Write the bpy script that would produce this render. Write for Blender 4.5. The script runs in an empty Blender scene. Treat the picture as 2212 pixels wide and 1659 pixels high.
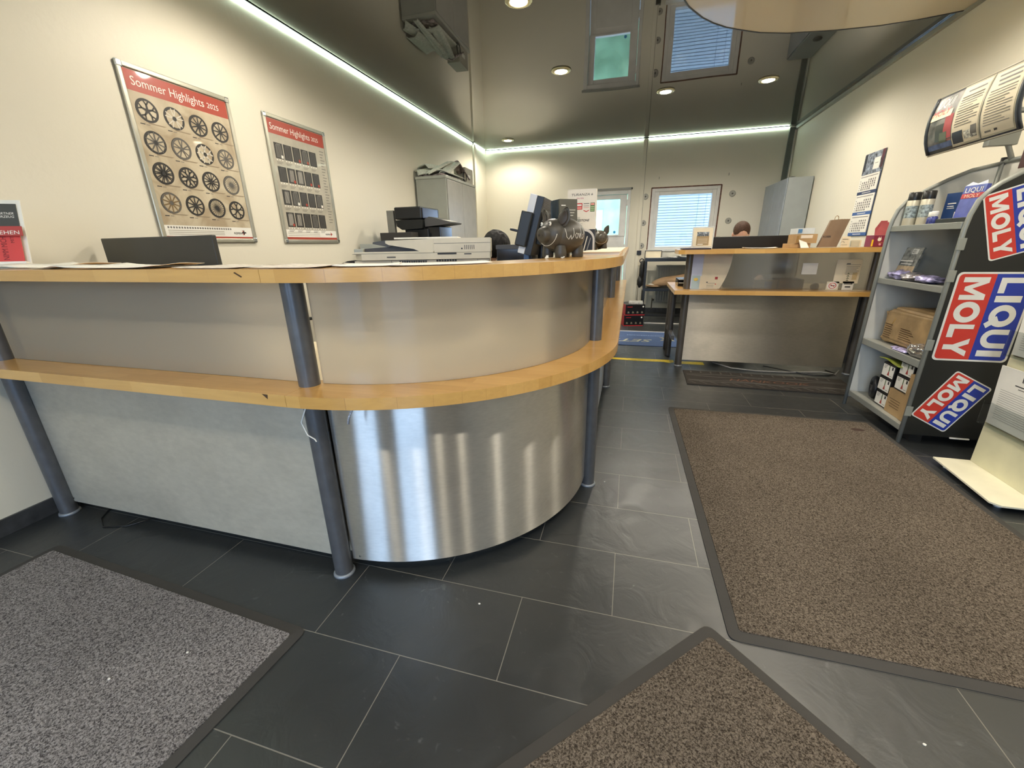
import bpy, bmesh, math, random
from math import sin, cos, pi, radians, sqrt, atan2
from mathutils import Vector, Matrix, noise
random.seed(7)
S = bpy.context.scene
COL = S.collection
# ------------------------------------------------------------------ camera, world, exposure
YAW, PITCH, ROLL, FPX, CAMH = 15.77333667, 18.7587035, 1.10125246, 886.78, 1.17
def cam_matrix():
    y, p, r = radians(YAW), radians(PITCH), radians(ROLL)
    fwd = Vector((-sin(y)*cos(p), cos(y)*cos(p), -sin(p)))
    right = Vector((cos(y), sin(y), 0))
    down = fwd.cross(right)
    r2 = right*cos(r) + down*sin(r)
    d2 = down*cos(r) - right*sin(r)
    M = Matrix((r2, -d2, -fwd)).transposed().to_4x4()
    M.translation = Vector((0, 0, CAMH))
    return M
cd = bpy.data.cameras.new('camera'); co = bpy.data.objects.new('camera', cd); COL.objects.link(co)
co.matrix_world = cam_matrix()
cd.sensor_fit = 'HORIZONTAL'; cd.sensor_width = 36.0; cd.lens = FPX/2212*36.0; cd.clip_start = .02
S.camera = co
S.view_settings.view_transform = 'Standard'; S.view_settings.look = 'None'
S.view_settings.gamma = 1; S.view_settings.use_curve_mapping = False
S.view_settings.exposure = 0.0
W = bpy.data.worlds.new('World'); S.world = W; W.use_nodes = True
bg = W.node_tree.nodes['Background']; bg.inputs[0].default_value = (.52, .69, 1.0, 1); bg.inputs[1].default_value = 10.0
S.cycles.use_denoising = True
S.cycles.max_bounces = 8; S.cycles.diffuse_bounces = 4; S.cycles.glossy_bounces = 4; S.cycles.transmission_bounces = 5
S.cycles.transparent_max_bounces = 8; S.cycles.caustics_reflective = False; S.cycles.caustics_refractive = False
S.cycles.sample_clamp_indirect = 6
SPOT_W = 88.0          # each ceiling spot
LED_E = 36.0
# ------------------------------------------------------------------ room numbers (metres)
XL, XR, YB, YF, ZC = -2.57, 2.19, 7.65, -2.2, 2.715

# ------------------------------------------------------------------ materials
def lin(h):
    if isinstance(h, str):
        h = h.lstrip('#'); c = [int(h[i:i+2], 16)/255 for i in (0, 2, 4)]
    else: c = [x/255 for x in h]
    return tuple((x/12.92 if x <= .04045 else ((x+.055)/1.055)**2.4) for x in c) + (1,)
MATS = {}
def mat(name, col='#808080', rough=.5, metal=0., spec=.5, trans=0., ior=1.45, emit=None, es=0., coat=0., coat_r=.05, aniso=0., alpha=1.,
        noise_amt=.06, noise_scale=8., bump=0., bump_scale=60., sheen=0.):
    if name in MATS: return MATS[name]
    m = bpy.data.materials.new(name); m.use_nodes = True
    nt = m.node_tree; b = nt.nodes['Principled BSDF']
    c = lin(col)
    b.inputs['Base Color'].default_value = c; b.inputs['Roughness'].default_value = rough
    b.inputs['Metallic'].default_value = metal; b.inputs['Specular IOR Level'].default_value = spec
    b.inputs['Transmission Weight'].default_value = trans; b.inputs['IOR'].default_value = ior
    b.inputs['Coat Weight'].default_value = coat; b.inputs['Coat Roughness'].default_value = coat_r
    b.inputs['Anisotropic'].default_value = aniso; b.inputs['Alpha'].default_value = alpha
    b.inputs['Sheen Weight'].default_value = sheen
    if emit: b.inputs['Emission Color'].default_value = lin(emit); b.inputs['Emission Strength'].default_value = es
    m.diffuse_color = c
    if noise_amt or bump:
        g = nt.nodes.new('ShaderNodeNewGeometry'); n = nt.nodes.new('ShaderNodeTexNoise')
        nt.links.new(g.outputs['Position'], n.inputs['Vector']); n.inputs['Scale'].default_value = noise_scale
        n.inputs['Detail'].default_value = 3
        if noise_amt:
            mp = nt.nodes.new('ShaderNodeMapRange'); mp.inputs['To Min'].default_value = 1-noise_amt*1.5; mp.inputs['To Max'].default_value = 1+noise_amt*1.5
            mp.inputs['From Min'].default_value = .2; mp.inputs['From Max'].default_value = .8
            nt.links.new(n.outputs['Fac'], mp.inputs['Value'])
            hs = nt.nodes.new('ShaderNodeHueSaturation'); hs.inputs['Color'].default_value = c
            nt.links.new(mp.outputs[0], hs.inputs['Value']); nt.links.new(hs.outputs[0], b.inputs['Base Color'])
        if bump:
            n2 = nt.nodes.new('ShaderNodeTexNoise'); nt.links.new(g.outputs['Position'], n2.inputs['Vector'])
            n2.inputs['Scale'].default_value = bump_scale; n2.inputs['Detail'].default_value = 4
            bp = nt.nodes.new('ShaderNodeBump'); bp.inputs['Strength'].default_value = bump; bp.inputs['Distance'].default_value = .002
            nt.links.new(n2.outputs['Fac'], bp.inputs['Height']); nt.links.new(bp.outputs[0], b.inputs['Normal'])
    MATS[name] = m
    return m
def N(nt, t, **kw):
    n = nt.nodes.new('ShaderNode'+t)
    for k, v in kw.items():
        if k in n.inputs: n.inputs[k].default_value = v
        else: setattr(n, k, v)
    return n
def newmat(name, build):
    m = bpy.data.materials.new(name); m.use_nodes = True
    nt = m.node_tree; build(m, nt, nt.nodes['Principled BSDF'], nt.links.new); MATS[name] = m
    return m

def b_wall(base, name, dirt=.5):
    def f(m, nt, b, L):
        g = N(nt, 'NewGeometry'); n = N(nt, 'TexNoise', Scale=1.3, Detail=5.0)
        L(g.outputs['Position'], n.inputs['Vector'])
        r = N(nt, 'ValToRGB'); r.color_ramp.elements[0].position = .3; r.color_ramp.elements[1].position = .75
        c = lin(base); r.color_ramp.elements[0].color = tuple(x*(1-.07*dirt) for x in c[:3])+(1,); r.color_ramp.elements[1].color = c
        L(n.outputs['Fac'], r.inputs[0]); L(r.outputs[0], b.inputs['Base Color'])
        b.inputs['Roughness'].default_value = .6
        n2 = N(nt, 'TexNoise', Scale=28.0, Detail=4.0); L(g.outputs['Position'], n2.inputs['Vector'])
        bp = N(nt, 'Bump', Strength=.25, Distance=.004); L(n2.outputs['Fac'], bp.inputs['Height']); L(bp.outputs[0], b.inputs['Normal'])
    return f
WALL = newmat('wall_paint', b_wall('#e2dcc9', 'w'))
def b_wood(swap):
    def f(m, nt, b, L):
        g = N(nt, 'NewGeometry'); sp = N(nt, 'SeparateXYZ'); L(g.outputs['Position'], sp.inputs[0])
        cb = N(nt, 'CombineXYZ')
        ad = N(nt, 'Math', operation='ADD'); ad.inputs[0].default_value = 0
        if swap: L(sp.outputs['Y'], cb.inputs[0]); L(sp.outputs['X'], ad.inputs[1])
        else: L(sp.outputs['X'], cb.inputs[0]); L(sp.outputs['Y'], ad.inputs[1])
        L(ad.outputs[0], cb.inputs[1])
        br = N(nt, 'TexBrick', offset=.37, offset_frequency=2); br.inputs['Scale'].default_value = 1
        br.inputs['Brick Width'].default_value = .23; br.inputs['Row Height'].default_value = .043; br.inputs['Mortar Size'].default_value = .0002
        br.inputs['Color1'].default_value = lin('#d6ab64'); br.inputs['Color2'].default_value = lin('#c4964e'); br.inputs['Mortar'].default_value = lin('#b48a4e')
        br.inputs['Bias'].default_value = -.2
        L(cb.outputs[0], br.inputs['Vector'])
        mp = N(nt, 'Mapping'); mp.inputs['Scale'].default_value = (3, 40, 40) if not swap else (40, 3, 40)
        L(g.outputs['Position'], mp.inputs['Vector'])
        n = N(nt, 'TexNoise', Scale=1.6, Detail=6.0, Distortion=.6); L(mp.outputs[0], n.inputs['Vector'])
        mx = N(nt, 'MixRGB', blend_type='MULTIPLY'); mx.inputs[0].default_value = .55
        r = N(nt, 'ValToRGB'); r.color_ramp.elements[0].color = (.72, .62, .5, 1); r.color_ramp.elements[1].color = (1.12, 1.08, 1.05, 1)
        L(n.outputs['Fac'], r.inputs[0]); L(br.outputs['Color'], mx.inputs[1]); L(r.outputs[0], mx.inputs[2])
        L(mx.outputs[0], b.inputs['Base Color']); b.inputs['Roughness'].default_value = .28
        b.inputs['Coat Weight'].default_value = .5; b.inputs['Coat Roughness'].default_value = .12
    return f
WOOD = newmat('beech_worktop', b_wood(False)); WOOD2 = newmat('beech_worktop_long', b_wood(True))
def b_floor(m, nt, b, L):
    g = N(nt, 'NewGeometry'); mp = N(nt, 'Mapping'); mp.inputs['Location'].default_value = (-.022+6.12+.306, -1.085+.3017*20, 0)
    L(g.outputs['Position'], mp.inputs['Vector'])
    br = N(nt, 'TexBrick', offset=.5, offset_frequency=2); br.inputs['Scale'].default_value = 1
    br.inputs['Brick Width'].default_value = .612; br.inputs['Row Height'].default_value = .3017; br.inputs['Mortar Size'].default_value = .0015
    br.inputs['Mortar Smooth'].default_value = .1
    br.inputs['Color1'].default_value = (.0,.0,.0,1); br.inputs['Color2'].default_value = (1,1,1,1)
    L(mp.outputs[0], br.inputs['Vector'])
    n = N(nt, 'TexNoise', Scale=2.2, Detail=8.0, Distortion=.5); L(g.outputs['Position'], n.inputs['Vector'])
    r = N(nt, 'ValToRGB'); r.color_ramp.elements[0].color = lin('#1f2224'); r.color_ramp.elements[1].color = lin('#303334')
    L(n.outputs['Fac'], r.inputs[0])
    mx = N(nt, 'MixRGB'); mx.inputs[2].default_value = lin('#77736a')
    L(br.outputs['Fac'], mx.inputs[0]); L(r.outputs[0], mx.inputs[1])
    # pale scuffs
    n3 = N(nt, 'TexNoise', Scale=14.0, Detail=10.0, Distortion=2.5); L(g.outputs['Position'], n3.inputs['Vector'])
    r3 = N(nt, 'ValToRGB'); r3.color_ramp.elements[0].position = .66; r3.color_ramp.elements[1].position = .78
    r3.color_ramp.elements[0].color = (0,0,0,1); r3.color_ramp.elements[1].color = (.25,.25,.25,1); L(n3.outputs['Fac'], r3.inputs[0])
    mx2 = N(nt, 'MixRGB'); mx2.inputs[2].default_value = lin('#8f9190'); L(r3.outputs[0], mx2.inputs[0]); L(mx.outputs[0], mx2.inputs[1])
    L(mx2.outputs[0], b.inputs['Base Color'])
    n2 = N(nt, 'TexNoise', Scale=7.0, Detail=9.0, Distortion=1.2); L(g.outputs['Position'], n2.inputs['Vector'])
    ma = N(nt, 'Math', operation='MULTIPLY_ADD'); L(br.outputs['Fac'], ma.inputs[0]); ma.inputs[1].default_value = -.6; L(n2.outputs['Fac'], ma.inputs[2])
    bp = N(nt, 'Bump', Strength=.55, Distance=.006); L(ma.outputs[0], bp.inputs['Height']); L(bp.outputs[0], b.inputs['Normal'])
    rr = N(nt, 'MapRange'); rr.inputs['To Min'].default_value = .27; rr.inputs['To Max'].default_value = .5; L(n2.outputs['Fac'], rr.inputs['Value'])
    L(rr.outputs[0], b.inputs['Roughness']); b.inputs['Specular IOR Level'].default_value = .95
FLOOR = newmat('slate_tiles', b_floor)
def b_carpet(c1, c2, sc):
    def f(m, nt, b, L):
        g = N(nt, 'NewGeometry'); n = N(nt, 'TexNoise', Scale=sc, Detail=3.0, Roughness=.7, Distortion=.8); L(g.outputs['Position'], n.inputs['Vector'])
        r = N(nt, 'ValToRGB'); r.color_ramp.elements[0].position = .40; r.color_ramp.elements[1].position = .60
        r.color_ramp.elements[0].color = lin(c1); r.color_ramp.elements[1].color = lin(c2); L(n.outputs['Fac'], r.inputs[0])
        n4 = N(nt, 'TexNoise', Scale=2.5, Detail=4.0); L(g.outputs['Position'], n4.inputs['Vector'])
        r4 = N(nt, 'MapRange'); r4.inputs['To Min'].default_value = .75; r4.inputs['To Max'].default_value = 1.25; L(n4.outputs['Fac'], r4.inputs['Value'])
        hs = N(nt, 'HueSaturation'); L(r.outputs[0], hs.inputs['Color']); L(r4.outputs[0], hs.inputs['Value'])
        L(hs.outputs[0], b.inputs['Base Color']); b.inputs['Roughness'].default_value = .95; b.inputs['Specular IOR Level'].default_value = .1
        bp = N(nt, 'Bump', Strength=1.0, Distance=.004); L(n.outputs['Fac'], bp.inputs['Height']); L(bp.outputs[0], b.inputs['Normal'])
    return f
CARPET_G = newmat('grey_mat_pile', b_carpet('#444141', '#9f9a97', 190)); CARPET_B = newmat('brown_mat_pile', b_carpet('#383129', '#7f7467', 190))
RUBBER = mat('mat_rubber', '#3c3a37', .7, bump=.3)
def b_steel(col, r, an, sx, met=.92):
    def f(m, nt, b, L):
        nt.nodes.remove(b); out = nt.nodes['Material Output']
        g = N(nt, 'NewGeometry'); n2 = N(nt, 'TexNoise', Scale=3.0, Detail=6.0, Distortion=.8); L(g.outputs['Position'], n2.inputs['Vector'])
        rp = N(nt, 'ValToRGB'); c = lin(col); rp.color_ramp.elements[0].color = tuple(x*.84 for x in c[:3])+(1,); rp.color_ramp.elements[1].color = c
        rp.color_ramp.elements[0].position = .25; rp.color_ramp.elements[1].position = .6
        L(n2.outputs['Fac'], rp.inputs[0])
        mp = N(nt, 'Mapping'); mp.inputs['Scale'].default_value = sx; L(g.outputs['Position'], mp.inputs['Vector'])
        n = N(nt, 'TexNoise', Scale=1.0, Detail=4.0); L(mp.outputs[0], n.inputs['Vector'])
        mr = N(nt, 'MapRange'); mr.inputs['To Min'].default_value = .86; mr.inputs['To Max'].default_value = 1.1; L(n.outputs['Fac'], mr.inputs['Value'])
        hs = N(nt, 'HueSaturation'); L(rp.outputs[0], hs.inputs['Color']); L(mr.outputs[0], hs.inputs['Value'])
        gl = N(nt, 'BsdfAnisotropic', Roughness=r, Anisotropy=-an); t = N(nt, 'CombineXYZ', Z=1.0); L(t.outputs[0], gl.inputs['Tangent'])
        df = N(nt, 'BsdfDiffuse'); L(hs.outputs[0], gl.inputs['Color']); L(hs.outputs[0], df.inputs['Color'])
        mx = N(nt, 'MixShader'); mx.inputs[0].default_value = met; L(df.outputs[0], mx.inputs[1]); L(gl.outputs[0], mx.inputs[2]); L(mx.outputs[0], out.inputs[0])
    return f
STEEL = newmat('brushed_steel', b_steel('#dddad3', .29, .80, (40, 40, 160), .88))
STEEL_DULL = newmat('dull_steel', b_steel('#cdc8b9', .55, .55, (30, 30, 60), .5))
def b_frost(m, nt, b, L):
    nt.nodes.remove(b); out = nt.nodes['Material Output']
    rf = N(nt, 'BsdfRefraction', Roughness=.5, IOR=1.12); rf.inputs['Color'].default_value = (1, .97, .91, 1)
    df = N(nt, 'BsdfDiffuse'); df.inputs['Color'].default_value = lin('#f3e8d2'); tl = N(nt, 'BsdfTranslucent'); tl.inputs['Color'].default_value = lin('#fff3dd')
    gl = N(nt, 'BsdfGlossy', Roughness=.09); fr = N(nt, 'Fresnel', IOR=1.45)
    m1 = N(nt, 'MixShader'); m1.inputs[0].default_value = .6; L(df.outputs[0], m1.inputs[1]); L(tl.outputs[0], m1.inputs[2])
    m2 = N(nt, 'MixShader'); m2.inputs[0].default_value = .42; L(m1.outputs[0], m2.inputs[1]); L(rf.outputs[0], m2.inputs[2])
    m3 = N(nt, 'MixShader'); L(fr.outputs[0], m3.inputs[0]); L(m2.outputs[0], m3.inputs[1]); L(gl.outputs[0], m3.inputs[2]); L(m3.outputs[0], out.inputs[0])
FROST = newmat('frosted_acrylic', b_frost)
def b_smoke(m, nt, b, L):
    nt.nodes.remove(b); out = nt.nodes['Material Output']
    tr = N(nt, 'BsdfRefraction', Roughness=.12, IOR=1.05); tr.inputs['Color'].default_value = (.62, .6, .57, 1)
    gl = N(nt, 'BsdfGlossy', Roughness=.12); df = N(nt, 'BsdfDiffuse'); df.inputs['Color'].default_value = lin('#8a857c')
    m1 = N(nt, 'MixShader'); m1.inputs[0].default_value = .25; L(tr.outputs[0], m1.inputs[1]); L(df.outputs[0], m1.inputs[2])
    m2 = N(nt, 'MixShader'); m2.inputs[0].default_value = .22; L(m1.outputs[0], m2.inputs[1]); L(gl.outputs[0], m2.inputs[2]); L(m2.outputs[0], out.inputs[0])
SMOKE = newmat('clear_acrylic_panel', b_smoke)
def b_film(m, nt, b, L):
    b.inputs['Base Color'].default_value = lin('#3a3b38'); b.inputs['Roughness'].default_value = .015; b.inputs['IOR'].default_value = 1.9
    g = N(nt, 'NewGeometry'); n = N(nt, 'TexNoise', Scale=1.1, Detail=1.0); L(g.outputs['Position'], n.inputs['Vector'])
    bp = N(nt, 'Bump', Strength=.10, Distance=.02); L(n.outputs['Fac'], bp.inputs['Height']); L(bp.outputs[0], b.inputs['Normal'])
FILM = newmat('dark_stretch_film', b_film)
CREAMF = mat('cream_stretch_film', '#d2c7ae', .06, ior=1.55, noise_amt=0)
BLACK = mat('black_plastic', '#1d1d1d', .35); BLACKG = mat('black_gloss', '#141414', .12)
POST = mat('grey_post_paint', '#606163', .33, .35, noise_amt=.1, noise_scale=25)
POSTD = mat('dark_post_paint', '#5b5752', .35, .3, noise_amt=.1)
WHITE = mat('white_paper', '#e9e6dc', .6); PAPER2 = mat('cream_paper', '#ddd2b8', .6); CHROME = mat('aluminium', '#c9cac6', .25, 1., noise_amt=.03)
CREAM = mat('cream_plastic', '#d9d0ba', .42); DGREY = mat('dark_grey_plastic', '#4b4a49', .45); GREYMET = mat('grey_metal', '#9b9c92', .4, .1, noise_amt=.04)
LGREY = mat('light_grey_metal', '#a9ada8', .38, .2, noise_amt=.05); PVC = mat('white_pvc', '#d8d6cf', .3)
RED = mat('red_print', '#c4372c', .4); BLUE = mat('blue_print', '#22389a', .4); INK = mat('ink', '#2b2a2a', .5); INKG = mat('grey_ink', '#6f6c66', .5)
CARD = mat('cardboard', '#a98c63', .7, noise_amt=.12, bump=.2); CARDT = mat('packing_tape', '#96784a', .2)
GLASS = mat('clear_glass', '#ffffff', 0., trans=1., ior=1.01, noise_amt=0)
def b_pane(m, nt, b, L):
    nt.nodes.remove(b); out = nt.nodes['Material Output']
    tr = N(nt, 'BsdfTransparent'); tr.inputs[0].default_value = (.93, .96, .96, 1); gl = N(nt, 'BsdfGlossy', Roughness=.0)
    m1 = N(nt, 'MixShader'); m1.inputs[0].default_value = .07; L(tr.outputs[0], m1.inputs[1]); L(gl.outputs[0], m1.inputs[2]); L(m1.outputs[0], out.inputs[0])
PANE = newmat('window_pane', b_pane)
def b_acr(m, nt, b, L):
    nt.nodes.remove(b); out = nt.nodes['Material Output']
    tr = N(nt, 'BsdfTransparent'); tr.inputs[0].default_value = (.90, .92, .92, 1); gl = N(nt, 'BsdfGlossy', Roughness=.03)
    m1 = N(nt, 'MixShader'); m1.inputs[0].default_value = .10; L(tr.outputs[0], m1.inputs[1]); L(gl.outputs[0], m1.inputs[2]); L(m1.outputs[0], out.inputs[0])
ACRYL = newmat('clear_acrylic', b_acr)

# ------------------------------------------------------------------ mesh builder
def FR(o, u, v):
    u = Vector(u).normalized(); v = Vector(v); v = (v - u*v.dot(u)).normalized(); n = u.cross(v)
    M = Matrix((u, v, n)).transposed().to_4x4(); M.translation = Vector(o); return M
def T(x, y, z): return Matrix.Translation((x, y, z))
def RZ(a): return Matrix.Rotation(radians(a), 4, 'Z')
def RX(a): return Matrix.Rotation(radians(a), 4, 'X')
def RY(a): return Matrix.Rotation(radians(a), 4, 'Y')
WL = {}
class MB:
    def __init__(s, M=None): s.v = []; s.f = []; s.m = []; s.mats = []; s.sm = []; s.M = M or Matrix()
    def mi(s, m):
        if m not in s.mats: s.mats.append(m)
        return s.mats.index(m)
    def add(s, vs, fs, m, smooth=False):
        b = len(s.v); i = s.mi(m)
        s.v += [s.M @ Vector(p) for p in vs]
        for f in fs: s.f.append([b+k for k in f]); s.m.append(i); s.sm.append(smooth)
        return s
    def box(s, x0, x1, y0, y1, z0, z1, m, L=None):
        vs = [(x0,y0,z0),(x1,y0,z0),(x1,y1,z0),(x0,y1,z0),(x0,y0,z1),(x1,y0,z1),(x1,y1,z1),(x0,y1,z1)]
        if L is not None: vs = [L @ Vector(p) for p in vs]
        return s.add(vs, [(0,3,2,1),(4,5,6,7),(0,1,5,4),(1,2,6,5),(2,3,7,6),(3,0,4,7)], m)
    def rect(s, u0, u1, v0, v1, h, m):
        return s.add([(u0,v0,h),(u1,v0,h),(u1,v1,h),(u0,v1,h)], [(0,1,2,3)], m)
    def poly(s, pts, h, m): return s.add([(p[0],p[1],h) for p in pts], [tuple(range(len(pts)))], m)
    def prism(s, pts, z0, z1, m, side=None, sms=False):
        n = len(pts); b = [(p[0],p[1],z0) for p in pts]; t = [(p[0],p[1],z1) for p in pts]
        s.add(b+t, [tuple(range(n-1,-1,-1)), tuple(range(n,2*n))], m)
        return s.add(b+t, [(i,(i+1)%n,n+(i+1)%n,n+i) for i in range(n)], side or m, sms)
    def band(s, inner, outer, z0, z1, m, sms=True):     # strip between two polylines of equal length, with thickness
        n = len(inner); vs = [(p[0],p[1],z) for z in (z0,z1) for P in (inner,outer) for p in P]
        I0, O0, I1, O1 = 0, n, 2*n, 3*n
        for i in range(n-1):
            s.add([vs[k] for k in (I1+i,O1+i,O1+i+1,I1+i+1)], [(0,1,2,3)], m); s.add([vs[k] for k in (I0+i,I0+i+1,O0+i+1,O0+i)], [(0,1,2,3)], m)
        s.add([vs[k] for k in range(O0,O0+n)]+[vs[k] for k in range(O1,O1+n)], [(i,i+1,n+i+1,n+i) for i in range(n-1)], m, sms)
        s.add([vs[k] for k in range(I0,I0+n)]+[vs[k] for k in range(I1,I1+n)], [(i,n+i,n+i+1,i+1) for i in range(n-1)], m, sms)
        for e in (0, n-1): s.add([vs[k] for k in (I0+e,O0+e,O1+e,I1+e)], [(0,1,2,3)], m)
        return s
    def cyl(s, p0, p1, r0, m, r1=None, n=20, caps=True):
        p0, p1 = Vector(p0), Vector(p1); r1 = r0 if r1 is None else r1; d = (p1-p0).normalized()
        a = d.orthogonal().normalized(); c = d.cross(a)
        ring = lambda p, r: [p + a*(r*cos(2*pi*i/n)) + c*(r*sin(2*pi*i/n)) for i in range(n)]
        s.add(ring(p0,r0)+ring(p1,r1), [(i,(i+1)%n,n+(i+1)%n,n+i) for i in range(n)], m, True)
        if caps: s.add(ring(p0,r0), [tuple(range(n-1,-1,-1))], m); s.add(ring(p1,r1), [tuple(range(n))], m)
        return s
    def tube(s, pts, r, m, n=8):
        pts = [Vector(p) for p in pts]; rings = []; prev = None
        for i, p in enumerate(pts):
            d = (pts[min(i+1,len(pts)-1)] - pts[max(i-1,0)]).normalized()
            a = d.orthogonal().normalized() if prev is None else (prev - d*prev.dot(d)).normalized()
            prev = a; c = d.cross(a); rr = r[i] if isinstance(r, (list,tuple)) else r
            rings += [p + a*(rr*cos(2*pi*k/n)) + c*(rr*sin(2*pi*k/n)) for k in range(n)]
        q = len(pts)
        s.add(rings, [(i*n+k, i*n+(k+1)%n, (i+1)*n+(k+1)%n, (i+1)*n+k) for i in range(q-1) for k in range(n)]
              + [tuple(range(n-1,-1,-1)), tuple(range((q-1)*n, q*n))], m, True)
        return s
    def lathe(s, prof, m, n=32, c=(0,0,0)):
        vs = [(c[0]+r*cos(2*pi*k/n), c[1]+r*sin(2*pi*k/n), c[2]+z) for r, z in prof for k in range(n)]
        return s.add(vs, [(i*n+k, i*n+(k+1)%n, (i+1)*n+(k+1)%n, (i+1)*n+k) for i in range(len(prof)-1) for k in range(n)], m, True)
    def grid(s, fn, nu, nv, m, smooth=True):
        vs = [fn(i/nu, j/nv) for j in range(nv+1) for i in range(nu+1)]
        return s.add(vs, [(j*(nu+1)+i, j*(nu+1)+i+1, (j+1)*(nu+1)+i+1, (j+1)*(nu+1)+i) for j in range(nv) for i in range(nu)], m, smooth)
    def ell(s, c, r, m, L=None, nu=24, nv=16, fn=None):
        vs = []; L = L or Matrix()
        for j in range(nv+1):
            th = pi*j/nv
            for i in range(nu):
                ph = 2*pi*i/nu; p = Vector((sin(th)*cos(ph), sin(th)*sin(ph), cos(th)))
                q = Vector((p.x*r[0], p.y*r[1], p.z*r[2]))
                if fn: q = fn(p, q)
                vs.append(Vector(c) + L.to_3x3() @ q)
        return s.add(vs, [(j*nu+i, (j+1)*nu+i, (j+1)*nu+(i+1)%nu, j*nu+(i+1)%nu) for j in range(nv) for i in range(nu)], m, True)
    def text(s, st, size, m, u=0, v=0, h=.0008, align='LEFT', bold=0., shear=0., sx=1., rot=0., fit=None):
        cu = bpy.data.curves.new('t', 'FONT'); cu.body = st; cu.size = size; cu.align_x = align; cu.offset = bold*size; cu.shear = shear; cu.resolution_u = 3
        o = bpy.data.objects.new('t', cu); COL.objects.link(o)
        dg = bpy.context.evaluated_depsgraph_get(); dg.update(); e = o.evaluated_get(dg); me = e.to_mesh()
        if fit and len(me.vertices):
            w = max(p.co.x for p in me.vertices)-min(p.co.x for p in me.vertices); sx = fit/w
        c, sn = cos(radians(rot)), sin(radians(rot))
        vs = [(u + (p.co.x*sx)*c - p.co.y*sn, v + (p.co.x*sx)*sn + p.co.y*c, h) for p in me.vertices]
        s.add(vs, [tuple(p.vertices) for p in me.polygons], m)
        e.to_mesh_clear(); bpy.data.objects.remove(o); bpy.data.curves.remove(cu)
        return s
    def build(s, name, parent=None, bevel=0., label=None, cat=None, group=None, kind=None, seg=2, origin=None):
        me = bpy.data.meshes.new(name)
        if origin is not None: org = Vector(origin)
        else:
            xs = [p.x for p in s.v]; ys = [p.y for p in s.v]; zs = [p.z for p in s.v]
            org = Vector(((min(xs)+max(xs))/2, (min(ys)+max(ys))/2, min(zs)))
        me.from_pydata([p-org for p in s.v], [], s.f); me.update()
        for m in s.mats: me.materials.append(m)
        me.polygons.foreach_set('material_index', s.m); me.polygons.foreach_set('use_smooth', s.sm)
        o = bpy.data.objects.new(name, me); COL.objects.link(o)
        if parent is not None: o.parent = parent; o.location = org - WL[parent.name]
        else: o.location = org
        WL[o.name] = org
        if bevel:
            bv = o.modifiers.new('bevel', 'BEVEL'); bv.width = bevel; bv.segments = seg; bv.limit_method = 'ANGLE'; bv.angle_limit = radians(50)
        tag(o, label, cat, group, kind)
        return o
def tag(o, label=None, cat=None, group=None, kind=None):
    if label: o['label'] = label
    if cat: o['category'] = cat
    if group: o['group'] = group
    if kind: o['kind'] = kind
    return o
def thing(name, label, cat, loc, group=None):
    o = bpy.data.objects.new(name, None); COL.objects.link(o); o.location = Vector(loc); o.empty_display_size = .05
    WL[o.name] = Vector(loc); return tag(o, label, cat, group)
def dup(o, delta, label=None, parent=None):
    c = o.copy(); COL.objects.link(c); WL[c.name] = WL[o.name] + Vector(delta)
    if parent is None: c.location = o.location + Vector(delta)
    else: c.parent = parent
    if label: c['label'] = label
    for ch in list(o.children): dup(ch, delta, None, c)
    return c
def struct(mb, name, parent=None, bevel=0.):
    return mb.build(name, parent, bevel, kind=None if parent else 'structure')
# ------------------------------------------------------------------ room shell
struct(MB().box(XL-.3, XR+.3, YF-.3, YB+.2, -.12, 0, FLOOR), 'floor')
struct(MB().box(XL-.2, XR+.2, YF-.2, YB+.2, ZC, ZC+.1, FILM), 'ceiling')
struct(MB().box(XL-.2, XL, YF-.2, YB+.2, 0, ZC, WALL), 'wall_left')
struct(MB().box(XR, XR+.2, YF-.2, YB+.2, 0, ZC, WALL), 'wall_right')
WX0, WX1, WZ0, WZ1 = .25, 1.29, 1.045, 1.995      # rear window opening
DX0, DX1, DZ1 = -.90, -.066, 1.985                # rear door opening
wb = MB()
for x0, x1, z0, z1 in ((XL, DX0, 0, ZC), (DX0, DX1, DZ1, ZC), (DX1, WX0, 0, ZC), (WX0, WX1, 0, WZ0), (WX0, WX1, WZ1, ZC), (WX1, XR, 0, ZC)):
    wb.box(x0, x1, YB, YB+.2, z0, z1, WALL)
struct(wb, 'wall_back')
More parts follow.
